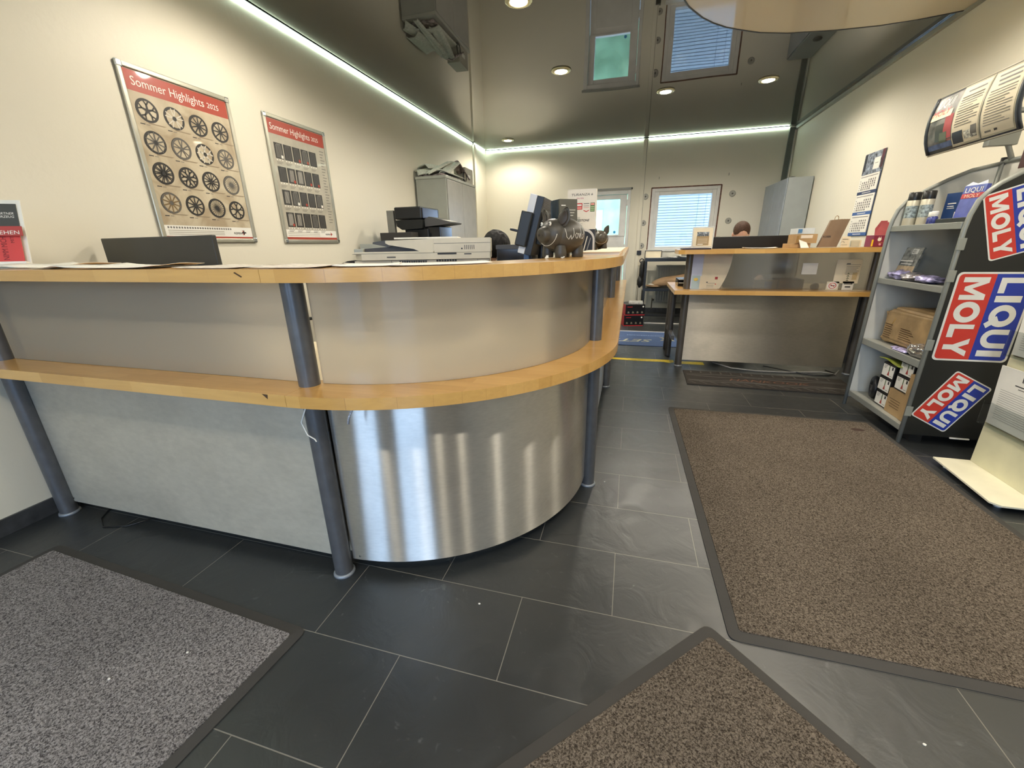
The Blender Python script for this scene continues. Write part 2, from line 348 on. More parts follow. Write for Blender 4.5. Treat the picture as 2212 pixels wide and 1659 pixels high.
# shopfront behind the camera
FW = [(-2.08, -1.12, .15, 2.45), (-.52, .76, .02, 2.45)]
wf = MB(); xs = [XL] + [x for w in FW for x in w[:2]] + [XR]
for i in range(0, len(xs), 2): wf.box(xs[i], xs[i+1], YF-.2, YF, 0, ZC, WALL)
for x0, x1, z0, z1 in FW:
    wf.box(x0, x1, YF-.2, YF, z1, ZC, WALL)
    if z0 > .1: wf.box(x0, x1, YF-.2, YF, 0, z0, WALL)
struct(wf, 'wall_front')
FRAMEG = mat('anthracite_frame', '#3b3e42', .4, .3)
for i, (x0, x1, z0, z1) in enumerate(FW):
    nm = 'door_2' if z0 < .1 else 'window_%d' % (2 if i == 0 else 3)
    g = struct(MB().box(x0+.06, x1-.06, YF-.11, YF-.1, z0+.06, z1-.06, PANE), nm)
    f = MB()
    for a in ((x0, x0+.06, z0, z1), (x1-.06, x1, z0, z1), (x0+.06, x1-.06, z0, z0+.06), (x0+.06, x1-.06, z1-.06, z1)):
        f.box(a[0], a[1], YF-.14, YF-.06, a[2], a[3], FRAMEG)
    f.build('window_frame' if z0 > .1 else 'door_frame', g)
    pl = bpy.data.lights.new('daylight_portal', 'AREA'); pl.shape = 'RECTANGLE'; pl.size = x1-x0; pl.size_y = z1-z0
    pl.cycles.is_portal = True
    po = bpy.data.objects.new('daylight_portal', pl); COL.objects.link(po); po.location = ((x0+x1)/2, YF-.22, (z0+z1)/2); po.rotation_euler = (radians(90), 0, 0)
struct(MB().box(XL-30, XR+30, YF-30, YF-.3, -.2, -.12, mat('pavement', '#7d7c79', .8)), 'ground')
GRASS = mat('yard_paving', '#8d8f8c', .9, noise_amt=.2, noise_scale=3)
struct(MB().box(XL-10, XR+10, YB+.25, YB+14, -.2, -.12, GRASS), 'ground')
HED = mat('hedge_leaves', '#98bf92', .8, noise_amt=.12, noise_scale=5, bump=.6, bump_scale=20)
h = MB(); h.grid(lambda u, v: (-5+u*5.1, YB+3.2+.12*noise.noise(Vector((u*20, v*9, 0))), -.15+v*3.3), 60, 24, HED)
h.box(-5, .1, YB+3.25, YB+4, -.15, 3.1, HED)
h.build('hedge', label='pale green hedge growing outside behind the rear door', cat='hedge')

# dropped cream ceiling field with a dark edge profile
pts = [(2.15,4.43),(1.95,4.49),(1.727,4.508),(1.41,4.481),(1.072,4.418),(.86,4.34),(.702,4.244),(.58,4.16),(.474,4.059),(.385,3.95),(.316,3.839),(.265,3.75),(.229,3.658),(.17,3.4),(.14,3.1),(.16,2.75),(.25,2.4),(.45,2.05),(.8,1.75),(1.25,1.58),(1.7,1.5),(2.15,1.48)]
k = (ZC-.03-CAMH)/(ZC-CAMH)
cp = [(min(x*k, XR-.001) if x < 2.1 else XR-.001, y*k) for x, y in pts]
cr = struct(MB().prism(cp, ZC-.028, ZC-.001, CREAMF, mat('ceiling_profile', '#3b4046', .3, .3)), 'ceiling')
rim = MB(); rim.tube([(x, y, ZC-.024) for x, y in cp], .009, mat('ceiling_profile'), 6); rim.build('edge_profile', cr)
# aluminium cornice on the right wall, black baseboards
tr = MB(); tr.box(XR-.03, XR, YF, YB, ZC-.045, ZC-.002, mat('cornice_alu', '#a5a89d', .5)); tr.box(XR-.034, XR-.03, YF, YB, ZC-.012, ZC-.002, CHROME); struct(tr, 'trim_1')
BASEM = mat('slate_baseboard', '#3a3b3c', .45, noise_amt=.3, noise_scale=20, bump=.4)
struct(MB().box(XL, XL+.012, YF, YB, 0, .075, BASEM), 'baseboard_left')
struct(MB().box(XR-.012, XR, YF, YB, 0, .075, BASEM), 'baseboard_right')
bb = MB()
for x0, x1 in ((XL+.012, DX0-.06), (DX1+.01, XR-.012)): bb.box(x0, x1, YB-.012, YB, 0, .075, BASEM)
struct(bb, 'baseboard_back')
# vertical ducts / pipes
struct(MB().box(XL, XL+.035, 7.02, 7.09, .075, ZC-.02, WALL), 'trim_2', bevel=.004)
pp = MB(); pp.box(.075, .145, YB-.03, YB, .075, ZC-.02, WALL); pp.box(.128, .134, YB-.034, YB-.03, .075, ZC-.02, mat('groove', '#8d8a7c', .6)); struct(pp, 'trim_3', bevel=.003)
cc = MB(); cc.box(XR-.10, XR-.035, YB-.03, YB, .9, ZC-.02, mat('dark_conduit', '#5d625c', .5)); cc.cyl((XR-.03, YB-.012, .9), (XR-.03, YB-.012, ZC-.05), .006, PVC)
cc.cyl((XR-.022, YB-.06, 1.5), (XR-.022, YB-.06, 2.35), .006, PVC); struct(cc, 'trim_4')
# LED strips
LEDM = newmat('led_glow', lambda m, nt, b, L: (setattr(b.inputs['Emission Color'], 'default_value', (.78, 1., .86, 1)), setattr(b.inputs['Emission Strength'], 'default_value', LED_E)))
CH = mat('led_channel', '#d8d8d0', .4)
l1 = thing('led_strip', 'glowing white LED strip along the top of the long left wall', 'light strip', (XL+.03, 3, ZC-.03), 'LED strips under the ceiling')
MB().box(XL+.001, XL+.010, YF, 7.0, ZC-.017, ZC-.010, LEDM).build('light_line', l1)
MB().box(XL+.001, XL+.032, YF, 7.0, ZC-.006, ZC-.001, mat('dark_edge', '#33362f', .5)).build('channel', l1)
l2 = thing('led_strip', 'glowing white LED strip along the top of the rear wall above door and window', 'light strip', (0, YB-.03, ZC-.03), 'LED strips under the ceiling')
MB().box(XL+.04, .07, YB-.010, YB-.001, ZC-.017, ZC-.010, LEDM).box(.15, XR-.11, YB-.010, YB-.001, ZC-.017, ZC-.010, LEDM).build('light_line', l2)
MB().box(XL+.04, XR-.11, YB-.030, YB-.001, ZC-.006, ZC-.001, mat('dark_edge')).build('channel', l2)
l3 = thing('led_strip', 'short glowing LED strip in the rear left corner beyond the white duct', 'light strip', (XL+.03, 7.3, ZC-.03), 'LED strips under the ceiling')
MB().box(XL+.001, XL+.010, 7.1, YB-.03, ZC-.017, ZC-.010, LEDM).build('light_line', l3)

# downlights
SPOTM = newmat('lamp_glow', lambda m, nt, b, L: (setattr(b.inputs['Emission Color'], 'default_value', (1, .86, .55, 1)), setattr(b.inputs['Emission Strength'], 'default_value', 110)))
RING = mat('lamp_ring', '#d6cda8', .25, .6)
def downlight(x, y, label, z=ZC, w=1.):
    t = thing('ceiling_downlight', label, 'ceiling light', (x, y, z), 'round ceiling downlights')
    MB().lathe([(.058, -.012), (.066, -.016), (.090, -.010), (.095, -.001), (.058, -.001)], RING, 36, (x, y, z)).build('ring', t)
    MB().lathe([(0, -.019), (.045, -.017), (.058, -.012)], SPOTM, 28, (x, y, z)).build('lens', t)
    l = bpy.data.lights.new('downlight_bulb', 'SPOT'); l.energy = SPOT_W*w; l.color = (1, .92, .81); l.spot_size = radians(164); l.spot_blend = .45; l.shadow_soft_size = .05
    o = bpy.data.objects.new('downlight_bulb', l); COL.objects.link(o); o.parent = t; o.location = (0, 0, -.03)
downlight(-.753, 4.576, 'lit ceiling downlight above the curved counter, left of the reflected green door glass')
downlight(.241, 5.487, 'lit ceiling downlight beside the lower edge of the reflected window')
downlight(1.226, 5.473, 'lit ceiling downlight farthest right, above the rear counter')
downlight(-1.969, 7.003, 'small far ceiling downlight near the rear left corner', w=.7)
downlight(-.84, 3.316, 'ceiling downlight cut by the top edge of the photo')
for x, y, l in ((-1.75, 2.3, 'ceiling downlight above the straight left wing of the counter'),
                (-1.2, -.4, 'ceiling downlight behind the camera near the left shop window'), (-.43, -.25, 'ceiling downlight behind the camera before the glass door'),
                (.25, -.38, 'ceiling downlight behind the camera right of the glass door'), (.72, .03, 'ceiling downlight over the diagonal brown mat')):
    downlight(x, y, l, w=.4 if y < .5 else .85)
for x, y, l in ((1.3, 3.3, 'downlight in the cream ceiling field beside the shelf rack'), (1.3, 2.1, 'downlight in the cream ceiling field above the brown rug')):
    downlight(x, y, l, ZC-.028, .7)
downlight(1.25, .93, 'ceiling downlight over the near end of the brown rug', w=.6)

# rear window
w1 = struct(MB().box(WX0+.12, WX1-.105, YB+.075, YB+.085, WZ0+.03, WZ1-.11, PANE), 'window_1')
f = MB()
for a in ((WX0+.012, WX0+.06, WZ0, WZ1-.012), (WX1-.06, WX1-.012, WZ0, WZ1-.012), (WX0+.06, WX1-.06, WZ1-.06, WZ1-.012), (WX0+.06, WX1-.06, WZ0, WZ0+.02)):
    f.box(a[0], a[1], YB-.005, YB+.12, a[2], a[3], PVC)
f.build('window_frame', w1, .004)
f = MB()
for a in ((WX0+.06, WX0+.13, WZ0+.01, WZ1-.06), (WX1-.12, WX1-.06, WZ0+.01, WZ1-.06), (WX0+.13, WX1-.12, WZ1-.115, WZ1-.06), (WX0+.13, WX1-.12, WZ0+.01, WZ0+.045)):
    f.box(a[0], a[1], YB+.01, YB+.09, a[2], a[3], PVC)
f.build('sash', w1, .005)
MB().box(WX0+.085, WX0+.10, YB-.03, YB+.01, 1.36, 1.50, PVC).build('handle', w1, .004)
rm = MB(); RAW = mat('raw_plaster_edge', '#6b4a3c', .9, noise_amt=.5, noise_scale=30)
rm.box(WX0-.004, WX0+.012, YB-.004, YB+.1, WZ0-.01, WZ1, RAW); rm.box(WX1-.012, WX1+.008, YB-.004, YB+.1, WZ0, WZ1, RAW); rm.box(WX0, WX1, YB-.004, YB+.1, WZ1-.012, WZ1+.006, RAW)
rm.build('open_joint', w1)
def b_slat(m, nt, b, L):
    nt.nodes.remove(b); out = nt.nodes['Material Output']
    tl = N(nt, 'BsdfTranslucent'); tl.inputs[0].default_value = (.55, .58, .62, 1); df = N(nt, 'BsdfDiffuse'); df.inputs[0].default_value = (.5, .55, .6, 1)
    m1 = N(nt, 'MixShader'); m1.inputs[0].default_value = .15; L(tl.outputs[0], m1.inputs[1]); L(df.outputs[0], m1.inputs[2]); L(m1.outputs[0], out.inputs[0])
SLAT = newmat('blind_slat', b_slat)
bl = thing('venetian_blind', 'white venetian blind hanging outside the rear window panes', 'blind', ((WX0+WX1)/2, YB+.14, WZ1-.11))
z = WZ1-.10; i = 0
sl = MB()
while z > WZ0+.02:
    y0 = YB+.15; a = radians(62)
    dy, dz = .028*cos(a), .028*sin(a)
    sl.add([(WX0+.08, y0-dy, z-dz), (WX1-.08, y0-dy, z-dz), (WX1-.08, y0+dy, z+dz), (WX0+.08, y0+dy, z+dz)], [(0,1,2,3)], SLAT)
    sl.box(WX0+.08, WX1-.08, y0-dy-.001, y0-dy+.001, z-dz-.002, z-dz+.006, mat('slat_shade_lip', '#9fb4cc', .5, noise_amt=0))  # opaque lip added to shape the dark shading line between slats
    z -= .042
sl.build('slats', bl)
for x in (WX1-.18, WX1-.30): MB().cyl((x, YB+.115, WZ0+.03), (x, YB+.115, WZ1-.09), .0022, mat('blind_cord', '#8fa6c8', .6), n=6).build('cord', bl)
MB().box(WX0-.02, WX1+.02, YB-.10, YB+.0, WZ0-.03, WZ0-.002, PVC).build('trim_5', kind='structure', bevel=.004)
# rear door
d1 = struct(MB().box(DX0+.07, DX1-.06, YB+.03, YB+.09, .02, 1.27, PVC), 'door_1')
f = MB()
for a in ((DX0, DX0+.06, 0, DZ1), (DX1-.05, DX1, 0, DZ1), (DX0+.06, DX1-.05, DZ1-.06, DZ1)): f.box(a[0], a[1], YB-.004, YB+.12, a[2], a[3], PVC)
f.build('door_frame', d1, .004)
f = MB(); gx0, gx1, gz0, gz1 = DX0+.15, -.232, 1.297, 1.855
for a in ((DX0+.065, gx0, 1.27, DZ1-.065), (gx1, DX1-.055, 1.27, DZ1-.065), (gx0, gx1, 1.27, gz0), (gx0, gx1, gz1, DZ1-.065)): f.box(a[0], a[1], YB+.02, YB+.09, a[2], a[3], PVC)
f.build('upper_sash', d1, .005)
MB().box(gx0, gx1, YB+.05, YB+.06, gz0, gz1, PANE).build('glass', d1)
MB().box(DX0+.16, gx1+.005, YB+.02, YB+.03, .15, 1.2, PVC).build('lower_panel', d1, .004)
f = MB()
for z in (.3, 1.05, 1.75): f.box(DX1-.065, DX1-.04, YB-.02, YB+.02, z, z+.09, PVC)
f.build('hinge', d1, .003)
st = MB(FR((-.30, YB+.049, 1.315), (1,0,0), (0,0,1))); st.prism([(.022*cos(a*pi/12), .024+.022*sin(a*pi/12)) for a in range(24)], 0, .001, mat('round_sticker_blue', '#4aa0d8', .5))
st.build('sticker', d1)
struct(MB().box(DX1+.002, DX1+.02, YB-.02, YB, .05, DZ1+.03, WALL).box(DX0-.02, DX1+.02, YB-.02, YB, DZ1+.005, DZ1+.035, mat('door_head', '#9a9b94', .5)), 'trim_6')
# round anchor plates on the rear wall
def disc(x, z, label):
    t = thing('anchor_plate', label, 'wall fixing', (x, YB, z), 'round metal anchor plates on the rear wall')
    MB(FR((x, YB, z), (1,0,0), (0,0,1))).lathe([(.045, 0), (.045, .006), (.036, .009), (.022, .006), (0, .006)], mat('anchor_zinc', '#a3a196', .5, .4), 28).build('disc', t)
    MB(FR((x, YB, z), (1,0,0), (0,0,1))).cyl((0,0,.006), (0,0,.018), .012, mat('bolt_dark', '#55534d', .5, .5), n=6).build('bolt', t)
for x, z, l in ((.165, 1.87, 'round anchor plate left of the window, topmost of three'), (.162, 1.468, 'round anchor plate left of the window, middle of three'), (.16, 1.11, 'round anchor plate left of the window, lowest, above the black socket'),
                (1.454, 1.858, 'upper round anchor plate right of the window'), (1.449, 1.464, 'lower round anchor plate right of the window')): disc(x, z, l)
for x, z, l in ((.352, 2.12, 'tiny hook in the rear wall above the left of the window'), (1.365, 2.12, 'tiny hook in the rear wall above right of the window')):
    MB().tube([(x, YB, z), (x, YB-.02, z), (x, YB-.022, z+.03)], .003, mat('hook_dark', '#4d4a44', .5)).build('wall_hook', label=l, cat='hook', group='small hooks in the rear wall')
so = thing('socket_box', 'small black socket box on the rear wall above white cable cover', 'socket', (.13, YB, 1.0))
MB().box(.095, .165, YB-.05, YB, .965, 1.035, BLACK).build('housing', so, .004)
MB().tube([(.13, YB-.02, 1.03), (.135, YB-.012, 1.06), (.13, YB-.008, 1.10)], .003, INKG).build('wire', so)
co_ = thing('cable_cover', 'cream plastic cable cover below the black socket box', 'cable cover', (.15, YB, .7))
MB().box(.125, .185, YB-.04, YB, .79, .94, CREAM).build('cover', co_, .005)
MB().tube([(.14, YB-.03, .8), (.13, YB-.02, .72), (.15, YB-.012, .66), (.16, YB-.012, .1)], .005, CREAM).build('cable', co_)

# ------------------------------------------------------------------ main reception counter
CX, CY = -.968, 1.866
XE = XL+.02; YE = 5.12
def path(off, xe=XE, ye=YE, n=36):
    R = .817+off                                     # off=0: panel face
    return [(xe, CY-R)] + [(CX+R*sin(a*pi/2/n), CY-R*cos(a*pi/2/n)) for a in range(n+1)] + [(CX+R, ye)]
def seg(off, which, n=36, a0=0., a1=90., x0=None, x1=None, y0=None, y1=None):
    R = .817+off
    if which == 'wing': return [(XE if x0 is None else x0, CY-R), (CX if x1 is None else x1, CY-R)]
    if which == 'curve': return [(CX+R*sin(radians(a0+(a1-a0)*k/n)), CY-R*cos(radians(a0+(a1-a0)*k/n))) for k in range(n+1)]
    return [(CX+R, CY if y0 is None else y0), (CX+R, YE if y1 is None else y1)]
rc = thing('reception_counter', 'large curved reception counter with beech tops, frosted panels and brushed steel base', 'counter', (CX, CY, 0))
for wh, m, nm in (('wing', WOOD, 'the straight wing'), ('curve', WOOD, 'the bend'), ('long', WOOD2, 'the long side')):
    g = .0012
    kw = dict(wing=dict(x1=CX-g), curve={}, long=dict(y0=CY+g))[wh]
    MB().band(seg(-.11, wh, **kw), seg(.123, wh, **kw), 1.083, 1.1186, m).build('worktop', rc, .0025, label='beech worktop over '+nm)
    MB().band(seg(-.03, wh, **kw), seg(.123, wh, **kw), .717, .755, m).build('bag_shelf', rc, .0025, label='beech lower ledge along '+nm)
# inner desk
DESK = mat('desk_laminate', '#e2d5b6', .45)
di = MB(); di.band(seg(-.62, 'wing'), seg(-.03, 'wing'), .70, .73, DESK); di.build('desk_top', rc)
di = MB(); di.band(seg(-.60, 'curve'), seg(-.03, 'curve'), .70, .73, DESK); di.build('desk_top', rc)
di = MB(); di.band(seg(-.59, 'long', y1=2.50), seg(-.03, 'long', y1=2.50), .70, .73, DESK); di.build('desk_top', rc)
# upper frosted panels
t_ = .006; ang = 3.2
MB().band(seg(-t_, 'wing', x0=XL+.11, x1=CX-.035), seg(0, 'wing', x0=XL+.11, x1=CX-.035), .756, 1.082, FROST).build('upper_panel', rc)
MB().band(seg(-t_, 'curve', a0=2.6, a1=88.2), seg(0, 'curve', a0=2.6, a1=88.2), .756, 1.082, FROST).build('upper_panel', rc)
for y0, y1 in ((CY+.04, 3.395), (3.47, 4.96)):
    MB().band(seg(-t_, 'long', y0=y0, y1=y1), seg(0, 'long', y0=y0, y1=y1), .756, 1.082, FROST).build('upper_panel', rc)
# bright cut edges of the acrylic
for xx, yy in ((CX-.033, 1.049), (XL+.108, 1.049)): pass
# steel base panels
def base(which, m, **kw):
    o = MB().band(seg(-.004, which, **kw), seg(0, which, **kw), .055, .716, m).build('front_panel', rc)
    return o
base('wing', STEEL_DULL, x0=XL+.10, x1=CX-.03)
base('curve', STEEL, a0=2.4, a1=88.6)
base('long', STEEL, y0=CY+.035, y1=3.395); base('long', STEEL, y0=3.465, y1=4.96)
# carcass behind (dark plinth)
LIGHTC = mat('carcass_cream', '#cfc6b2', .6)
MB().band(seg(-.35, 'wing', x0=XL+.15), seg(-.09, 'wing', x0=XL+.15), 0, .70, LIGHTC).build('carcass', rc)
MB().band(seg(-.30, 'curve'), seg(-.09, 'curve'), 0, .70, LIGHTC).build('carcass', rc)
MB().band(seg(-.30, 'long', y1=4.9), seg(-.09, 'long', y1=4.9), 0, .70, LIGHTC).build('carcass', rc)
FOOT = mat('foot_ring', '#8a8f94', .35, .3)
def post(x, y):
    p = MB().cyl((x, y, .004), (x, y, .717), .0325, POST, n=36).cyl((x, y, .755), (x, y, 1.082), .0325, POST, n=36).box(x-.075, x+.05, y-.03, y+.05, 1.078, 1.083, POSTD)
    o = p.build('post', rc)
    MB().lathe([(.0327, .012), (.037, .011), (.039, .006), (.0395, 0), (.0, 0)], FOOT, 36, (x, y, 0)).build('foot_ring', o)
for x, y in ((-2.492, 1.032), (CX, 1.032), (-.134, CY), (-.134, 3.43), (-.134, 5.01)): post(x, y)
sc = MB()
for x in (XL+.115, -1.02, -.90):
    for z in (.075,): sc.cyl((x, 1.049, z), (x, 1.046, z), .004, CHROME, n=10)
sc.build('screws', rc)
# marks on the edge
SM = mat('dark_chip', '#4a3520', .7)
MB(FR((0, .9255, 0), (1,0,0), (0,0,1))).poly([(-1.056,1.110),(-1.050,1.112),(-1.028,1.100),(-1.032,1.097)], .0, SM).build('edge_chip', rc)
MB(FR((0, .9255, 0), (1,0,0), (0,0,1))).poly([(-1.053,.754),(-1.031,.753),(-1.034,.738)], .0, SM).build('edge_chip', rc)
# papers and cords on the counter
def sheet(pts, z0, label, m=WHITE, curl=.004, group='papers lying on the counters', n=8, name='paper_sheet', cat='paper'):
    a, b, c, d = [Vector((p[0], p[1], 0)) for p in pts]
    def fn(u, v):
        p = (a*(1-u)+b*u)*(1-v) + (d*(1-u)+c*u)*v
        return (p.x, p.y, z0 + .0006 + curl*(abs(2*u-1)**3) + .25*curl*(1+sin(7*v+4*u)))
    mb = MB().grid(fn, n, n, m); o = mb.build(name, label=label, cat=cat, group=group)
    so = o.modifiers.new('solid', 'SOLIDIFY'); so.thickness = .0008; so.offset = 1
    return o
Z1 = 1.1187
NEWS = mat('printed_paper', '#d6cdbf', .6, noise_amt=.25, noise_scale=60)
sheet([(-2.45,1.0),(-2.20,.99),(-2.18,1.2),(-2.43,1.2)], Z1, 'flat white sheet on the far left end of the worktop', curl=.001)
sheet([(-2.16,.97),(-1.86,.97),(-1.86,1.17),(-2.16,1.19)], Z1, 'white leaflet with raised fold on the left wing worktop', curl=.012)
sheet([(-1.82,.94),(-1.42,.97),(-1.44,1.16),(-1.80,1.15)], Z1, 'long white sheet with curled tip before the black monitor', curl=.009)
sheet([(-1.34,.97),(-1.08,.96),(-1.07,1.15),(-1.33,1.17)], Z1, 'printed paper lying right of the black monitor', NEWS, curl=.003)
sheet([(-1.04,.945),(-.80,.965),(-.84,1.16),(-1.05,1.15)], Z1, 'printed leaflet on the worktop above the middle post', NEWS, curl=.004)
sheet([(-.78,.985),(-.62,1.06),(-.70,1.22),(-.86,1.15)], Z1, 'white form lying where the worktop begins to bend', curl=.004)
sheet([(-.625,1.02),(-.385,1.18),(-.47,1.33),(-.70,1.17)], Z1, 'large white sheet overhanging the counter edge before the copier', curl=.003)
def tube_thing(name, pts, r, m, label, cat, group=None):
    return MB().tube(pts, r, m).build(name, label=label, cat=cat, group=group)
tube_thing('cord', [(-.955,1.02,.717),(-.975,1.0,.68),(-.985,.985,.64),(-.965,.98,.60),(-.945,.985,.585),(-.935,.98,.58)], .0022, WHITE, 'thin white cord hanging below the ledge left of the middle post', 'cord')
tube_thing('cord', [(-.79,1.02,.717),(-.80,1.01,.70),(-.815,1.0,.665),(-.82,1.0,.645)], .0035, mat('printed_ribbon', '#b9b9bd', .5, noise_amt=.6, noise_scale=300), 'short printed ribbon hanging below the ledge at the steel bend', 'ribbon')
tube_thing('cable', [(-2.35,1.12,.004),(-2.28,1.03,.004),(-2.20,.99,.004),(-2.1,1.02,.004),(-2.02,1.12,.004)], .003, BLACK, 'thin black cable on the floor under the steel panel at left', 'cable')
# ------------------------------------------------------------------ piggy banks
CLAY = mat('dark_clay', '#454139', .42, noise_amt=.08, noise_scale=20, bump=.08)
CLAYD = mat('dark_clay_inner', '#3a342e', .5)
CHALK = mat('white_line', '#dcd8cc', .6)
def pig(loc, rz, label, sc=1., scribble=True):
    t = thing('piggy_bank', label, 'piggy bank', loc, 'dark clay piggy banks on the worktop')
    B = T(*loc) @ RZ(rz) @ Matrix.Scale(sc, 4)       # faces local -Y
    mb = MB(B)
    mb.ell((0, .004, .079), (.078, .088, .067), CLAY, nu=48, nv=32)
    mb.ell((0, -.052, .086), (.058, .046, .056), CLAY, nu=36, nv=24)
    o = mb.build('body', t)
    sn = MB(B @ T(0, -.098, .083) @ RX(95)); sn.lathe([(.0, .016), (.020, .0165), (.027, .012), (.0295, .003), (.031, -.03)], CLAY, 32)
    for s in (-1, 1): sn.ell((s*.010, .002, .0165), (.0045, .006, .002), CLAYD, nu=12, nv=8)
    sn.build('snout', t)
    for s in (-1, 1):
        for y in (-.044, .046): MB(B).lathe([(.0, 0), (.020, 0), (.0225, .003), (.0225, .02), (.019, .045)], CLAY, 20, (s*.037, y, 0)).build('leg', t)
    for s in (-1, 1):
        e = MB(B @ T(s*.046, -.048, .126) @ RZ(s*18) @ RY(s*22) @ RX(-12))
        e.ell((0, 0, .018), (.026, .009, .036), CLAY, nu=24, nv=16, fn=lambda p, q: Vector((q.x*(1-.35*max(0, p.z)), q.y - .006*(1-p.x*p.x)*(p.y < 0)*-1.0 - .012*max(0, p.z)**2, q.z)))
        e.ell((0, -.0055, .016), (.018, .005, .026), CLAYD, nu=20, nv=12, fn=lambda p, q: Vector((q.x*(1-.35*max(0, p.z)), q.y - .012*max(0, p.z)**2, q.z)))
        eo = e.build('ear', t)
    for s in (-1, 1):
        ey = MB(B @ T(s*.024, -.088, .122)); ey.ell((0, 0, 0), (.0062, .0045, .0075), mat('eye_white', '#d9d5c8', .3), nu=16, nv=10)
        ey.ell((-.001, -.0035, .0005), (.0028, .002, .0034), INK, nu=10, nv=8); ey.build('eye', t)
        MB(B).tube([(s*.016, -.089, .132), (s*.023, -.086, .136), (s*.031, -.081, .133)], .0008, INK, 5).build('eyebrow', t)
    # smile painted around the snout
    def on(x, z, c=(0, -.052, .086), r=(.058, .046, .056), e=1.02):
        q = 1-((x-c[0])/r[0])**2-((z-c[2])/r[2])**2
        return (x, c[1]-r[1]*e*sqrt(max(q, .0)), z)
    sm = [on(.050*cos(a), .090+.046*sin(a)) for a in [radians(d) for d in range(184, 357, 9)]]
    MB(B).tube(sm, .0011, CHALK, 6).build('smile', t)
    if scribble:                                     # handwritten word on the flank facing the camera
        path_ = []
        word = [[(0,.026),(.002,.006),(.008,0),(.013,.010),(.016,0),(.022,.008),(.024,.026)], [(.030,.003),(.027,.010),(.032,.015),(.037,.010),(.034,.002),(.030,.003)], [(.036,.012),(.041,.014),(.043,.002),(.047,.014)],
                [(.050,.028),(.050,.002),(.053,.001)], [(.064,.013),(.059,.012),(.062,.007),(.059,.001),(.056,.003)], [(.066,.03),(.067,.012)], [(.063,.017),(.071,.017)]]
        sg = MB(B)
        for st in word:
            pp = []
            for k in range(len(st)-1):
                for q in range(4):
                    f = q/4; pp.append((st[k][0]*(1-f)+st[k+1][0]*f, st[k][1]*(1-f)+st[k+1][1]*f))
            pp.append(st[-1]); P3 = []
            for (u, v) in pp:
                y = -.045+u*1.35; z = .066+v*1.5
                q = 1-((y-.004)/.088)**2-((z-.079)/.067)**2; x = .0788*sqrt(max(q, .02)); P3.append((x, y, z))
            sg.tube(P3, .001, CHALK, 5)
        sg.build('lettering', t)
    MB(B).tube([(0, .078, .085), (.006, .090, .092), (0, .094, .1), (-.005, .088, .1)], .003, CLAY, 8).build('tail', t)
    return t
pig((-.262, 1.70, Z1), -38, 'large dark clay piggy bank with painted smile on the curved worktop')
pig((-.255, 3.45, Z1), 20, 'second dark clay piggy bank, half hidden behind the display stands', scribble=False)
for i, (x, y) in enumerate(((-.305, 1.60), (-.248, 1.625))):
    MB().grid(lambda u, v: (x+.016*(u-.5)*(1-.5*v), y-.012+.02*v, Z1+.0012+.009*v*v), 5, 5, WHITE).box(x-.003, x+.003, y-.02, y-.005, Z1, Z1+.0015, WHITE).build('paper_scrap', label=['white folded paper scrap under the near leg of the large piggy bank', 'white folded paper scrap under the far legs of the large piggy bank'][i], cat='paper scrap', group='paper scraps under the piggy bank')

# ------------------------------------------------------------------ display stands on the long side
def leaflet_rack():
    t = thing('leaflet_holder', 'clear holder packed with dark grey leaflets behind the large piggy bank', 'leaflet holder', (-.30, 2.13, Z1))
    B = T(-.318, 2.13, Z1) @ RZ(35)
    h = MB(B); h.box(-.053, .053, -.05, .06, 0, .004, ACRYL); h.box(-.053, .053, -.052, -.049, .004, .13, ACRYL); h.box(-.053, -.05, -.05, .06, .004, .17, ACRYL); h.box(.05, .053, -.05, .06, .004, .17, ACRYL)
    h.box(-.053, .053, .057, .06, .004, .24, ACRYL); h.build('holder', t)
    return t, B
t, B = leaflet_rack()
LEAF = mat('leaflet_grey', '#55544b', .45); LEAFS = mat('leaflet_spine', '#2f3a40', .35)
for k in range(6):
    c = MB(B @ T(0, -.045+.017*k, .035) @ RX(-4)); c.box(-.046, .046, 0, .012, 0, .215, LEAF if k == 0 else LEAFS)
    if k == 0:
        M2 = B @ T(0, -.045, .035) @ RX(-4) @ RX(90)
        c.M = M2; c.rect(-.038, -.015, .185, .189, .0006, WHITE); [c.rect(-.005, .036-.006*q, .165-.012*q, .169-.012*q, .0006, mat('pale_ink', '#b9b6aa', .5)) for q in range(3)]
    c.build('leaflet', label=['front dark grey leaflet with white lettering in the clear holder'][0] if k == 0 else 'dark leaflet standing behind the front one in the clear holder', cat='leaflet', group='leaflets in the clear holder')
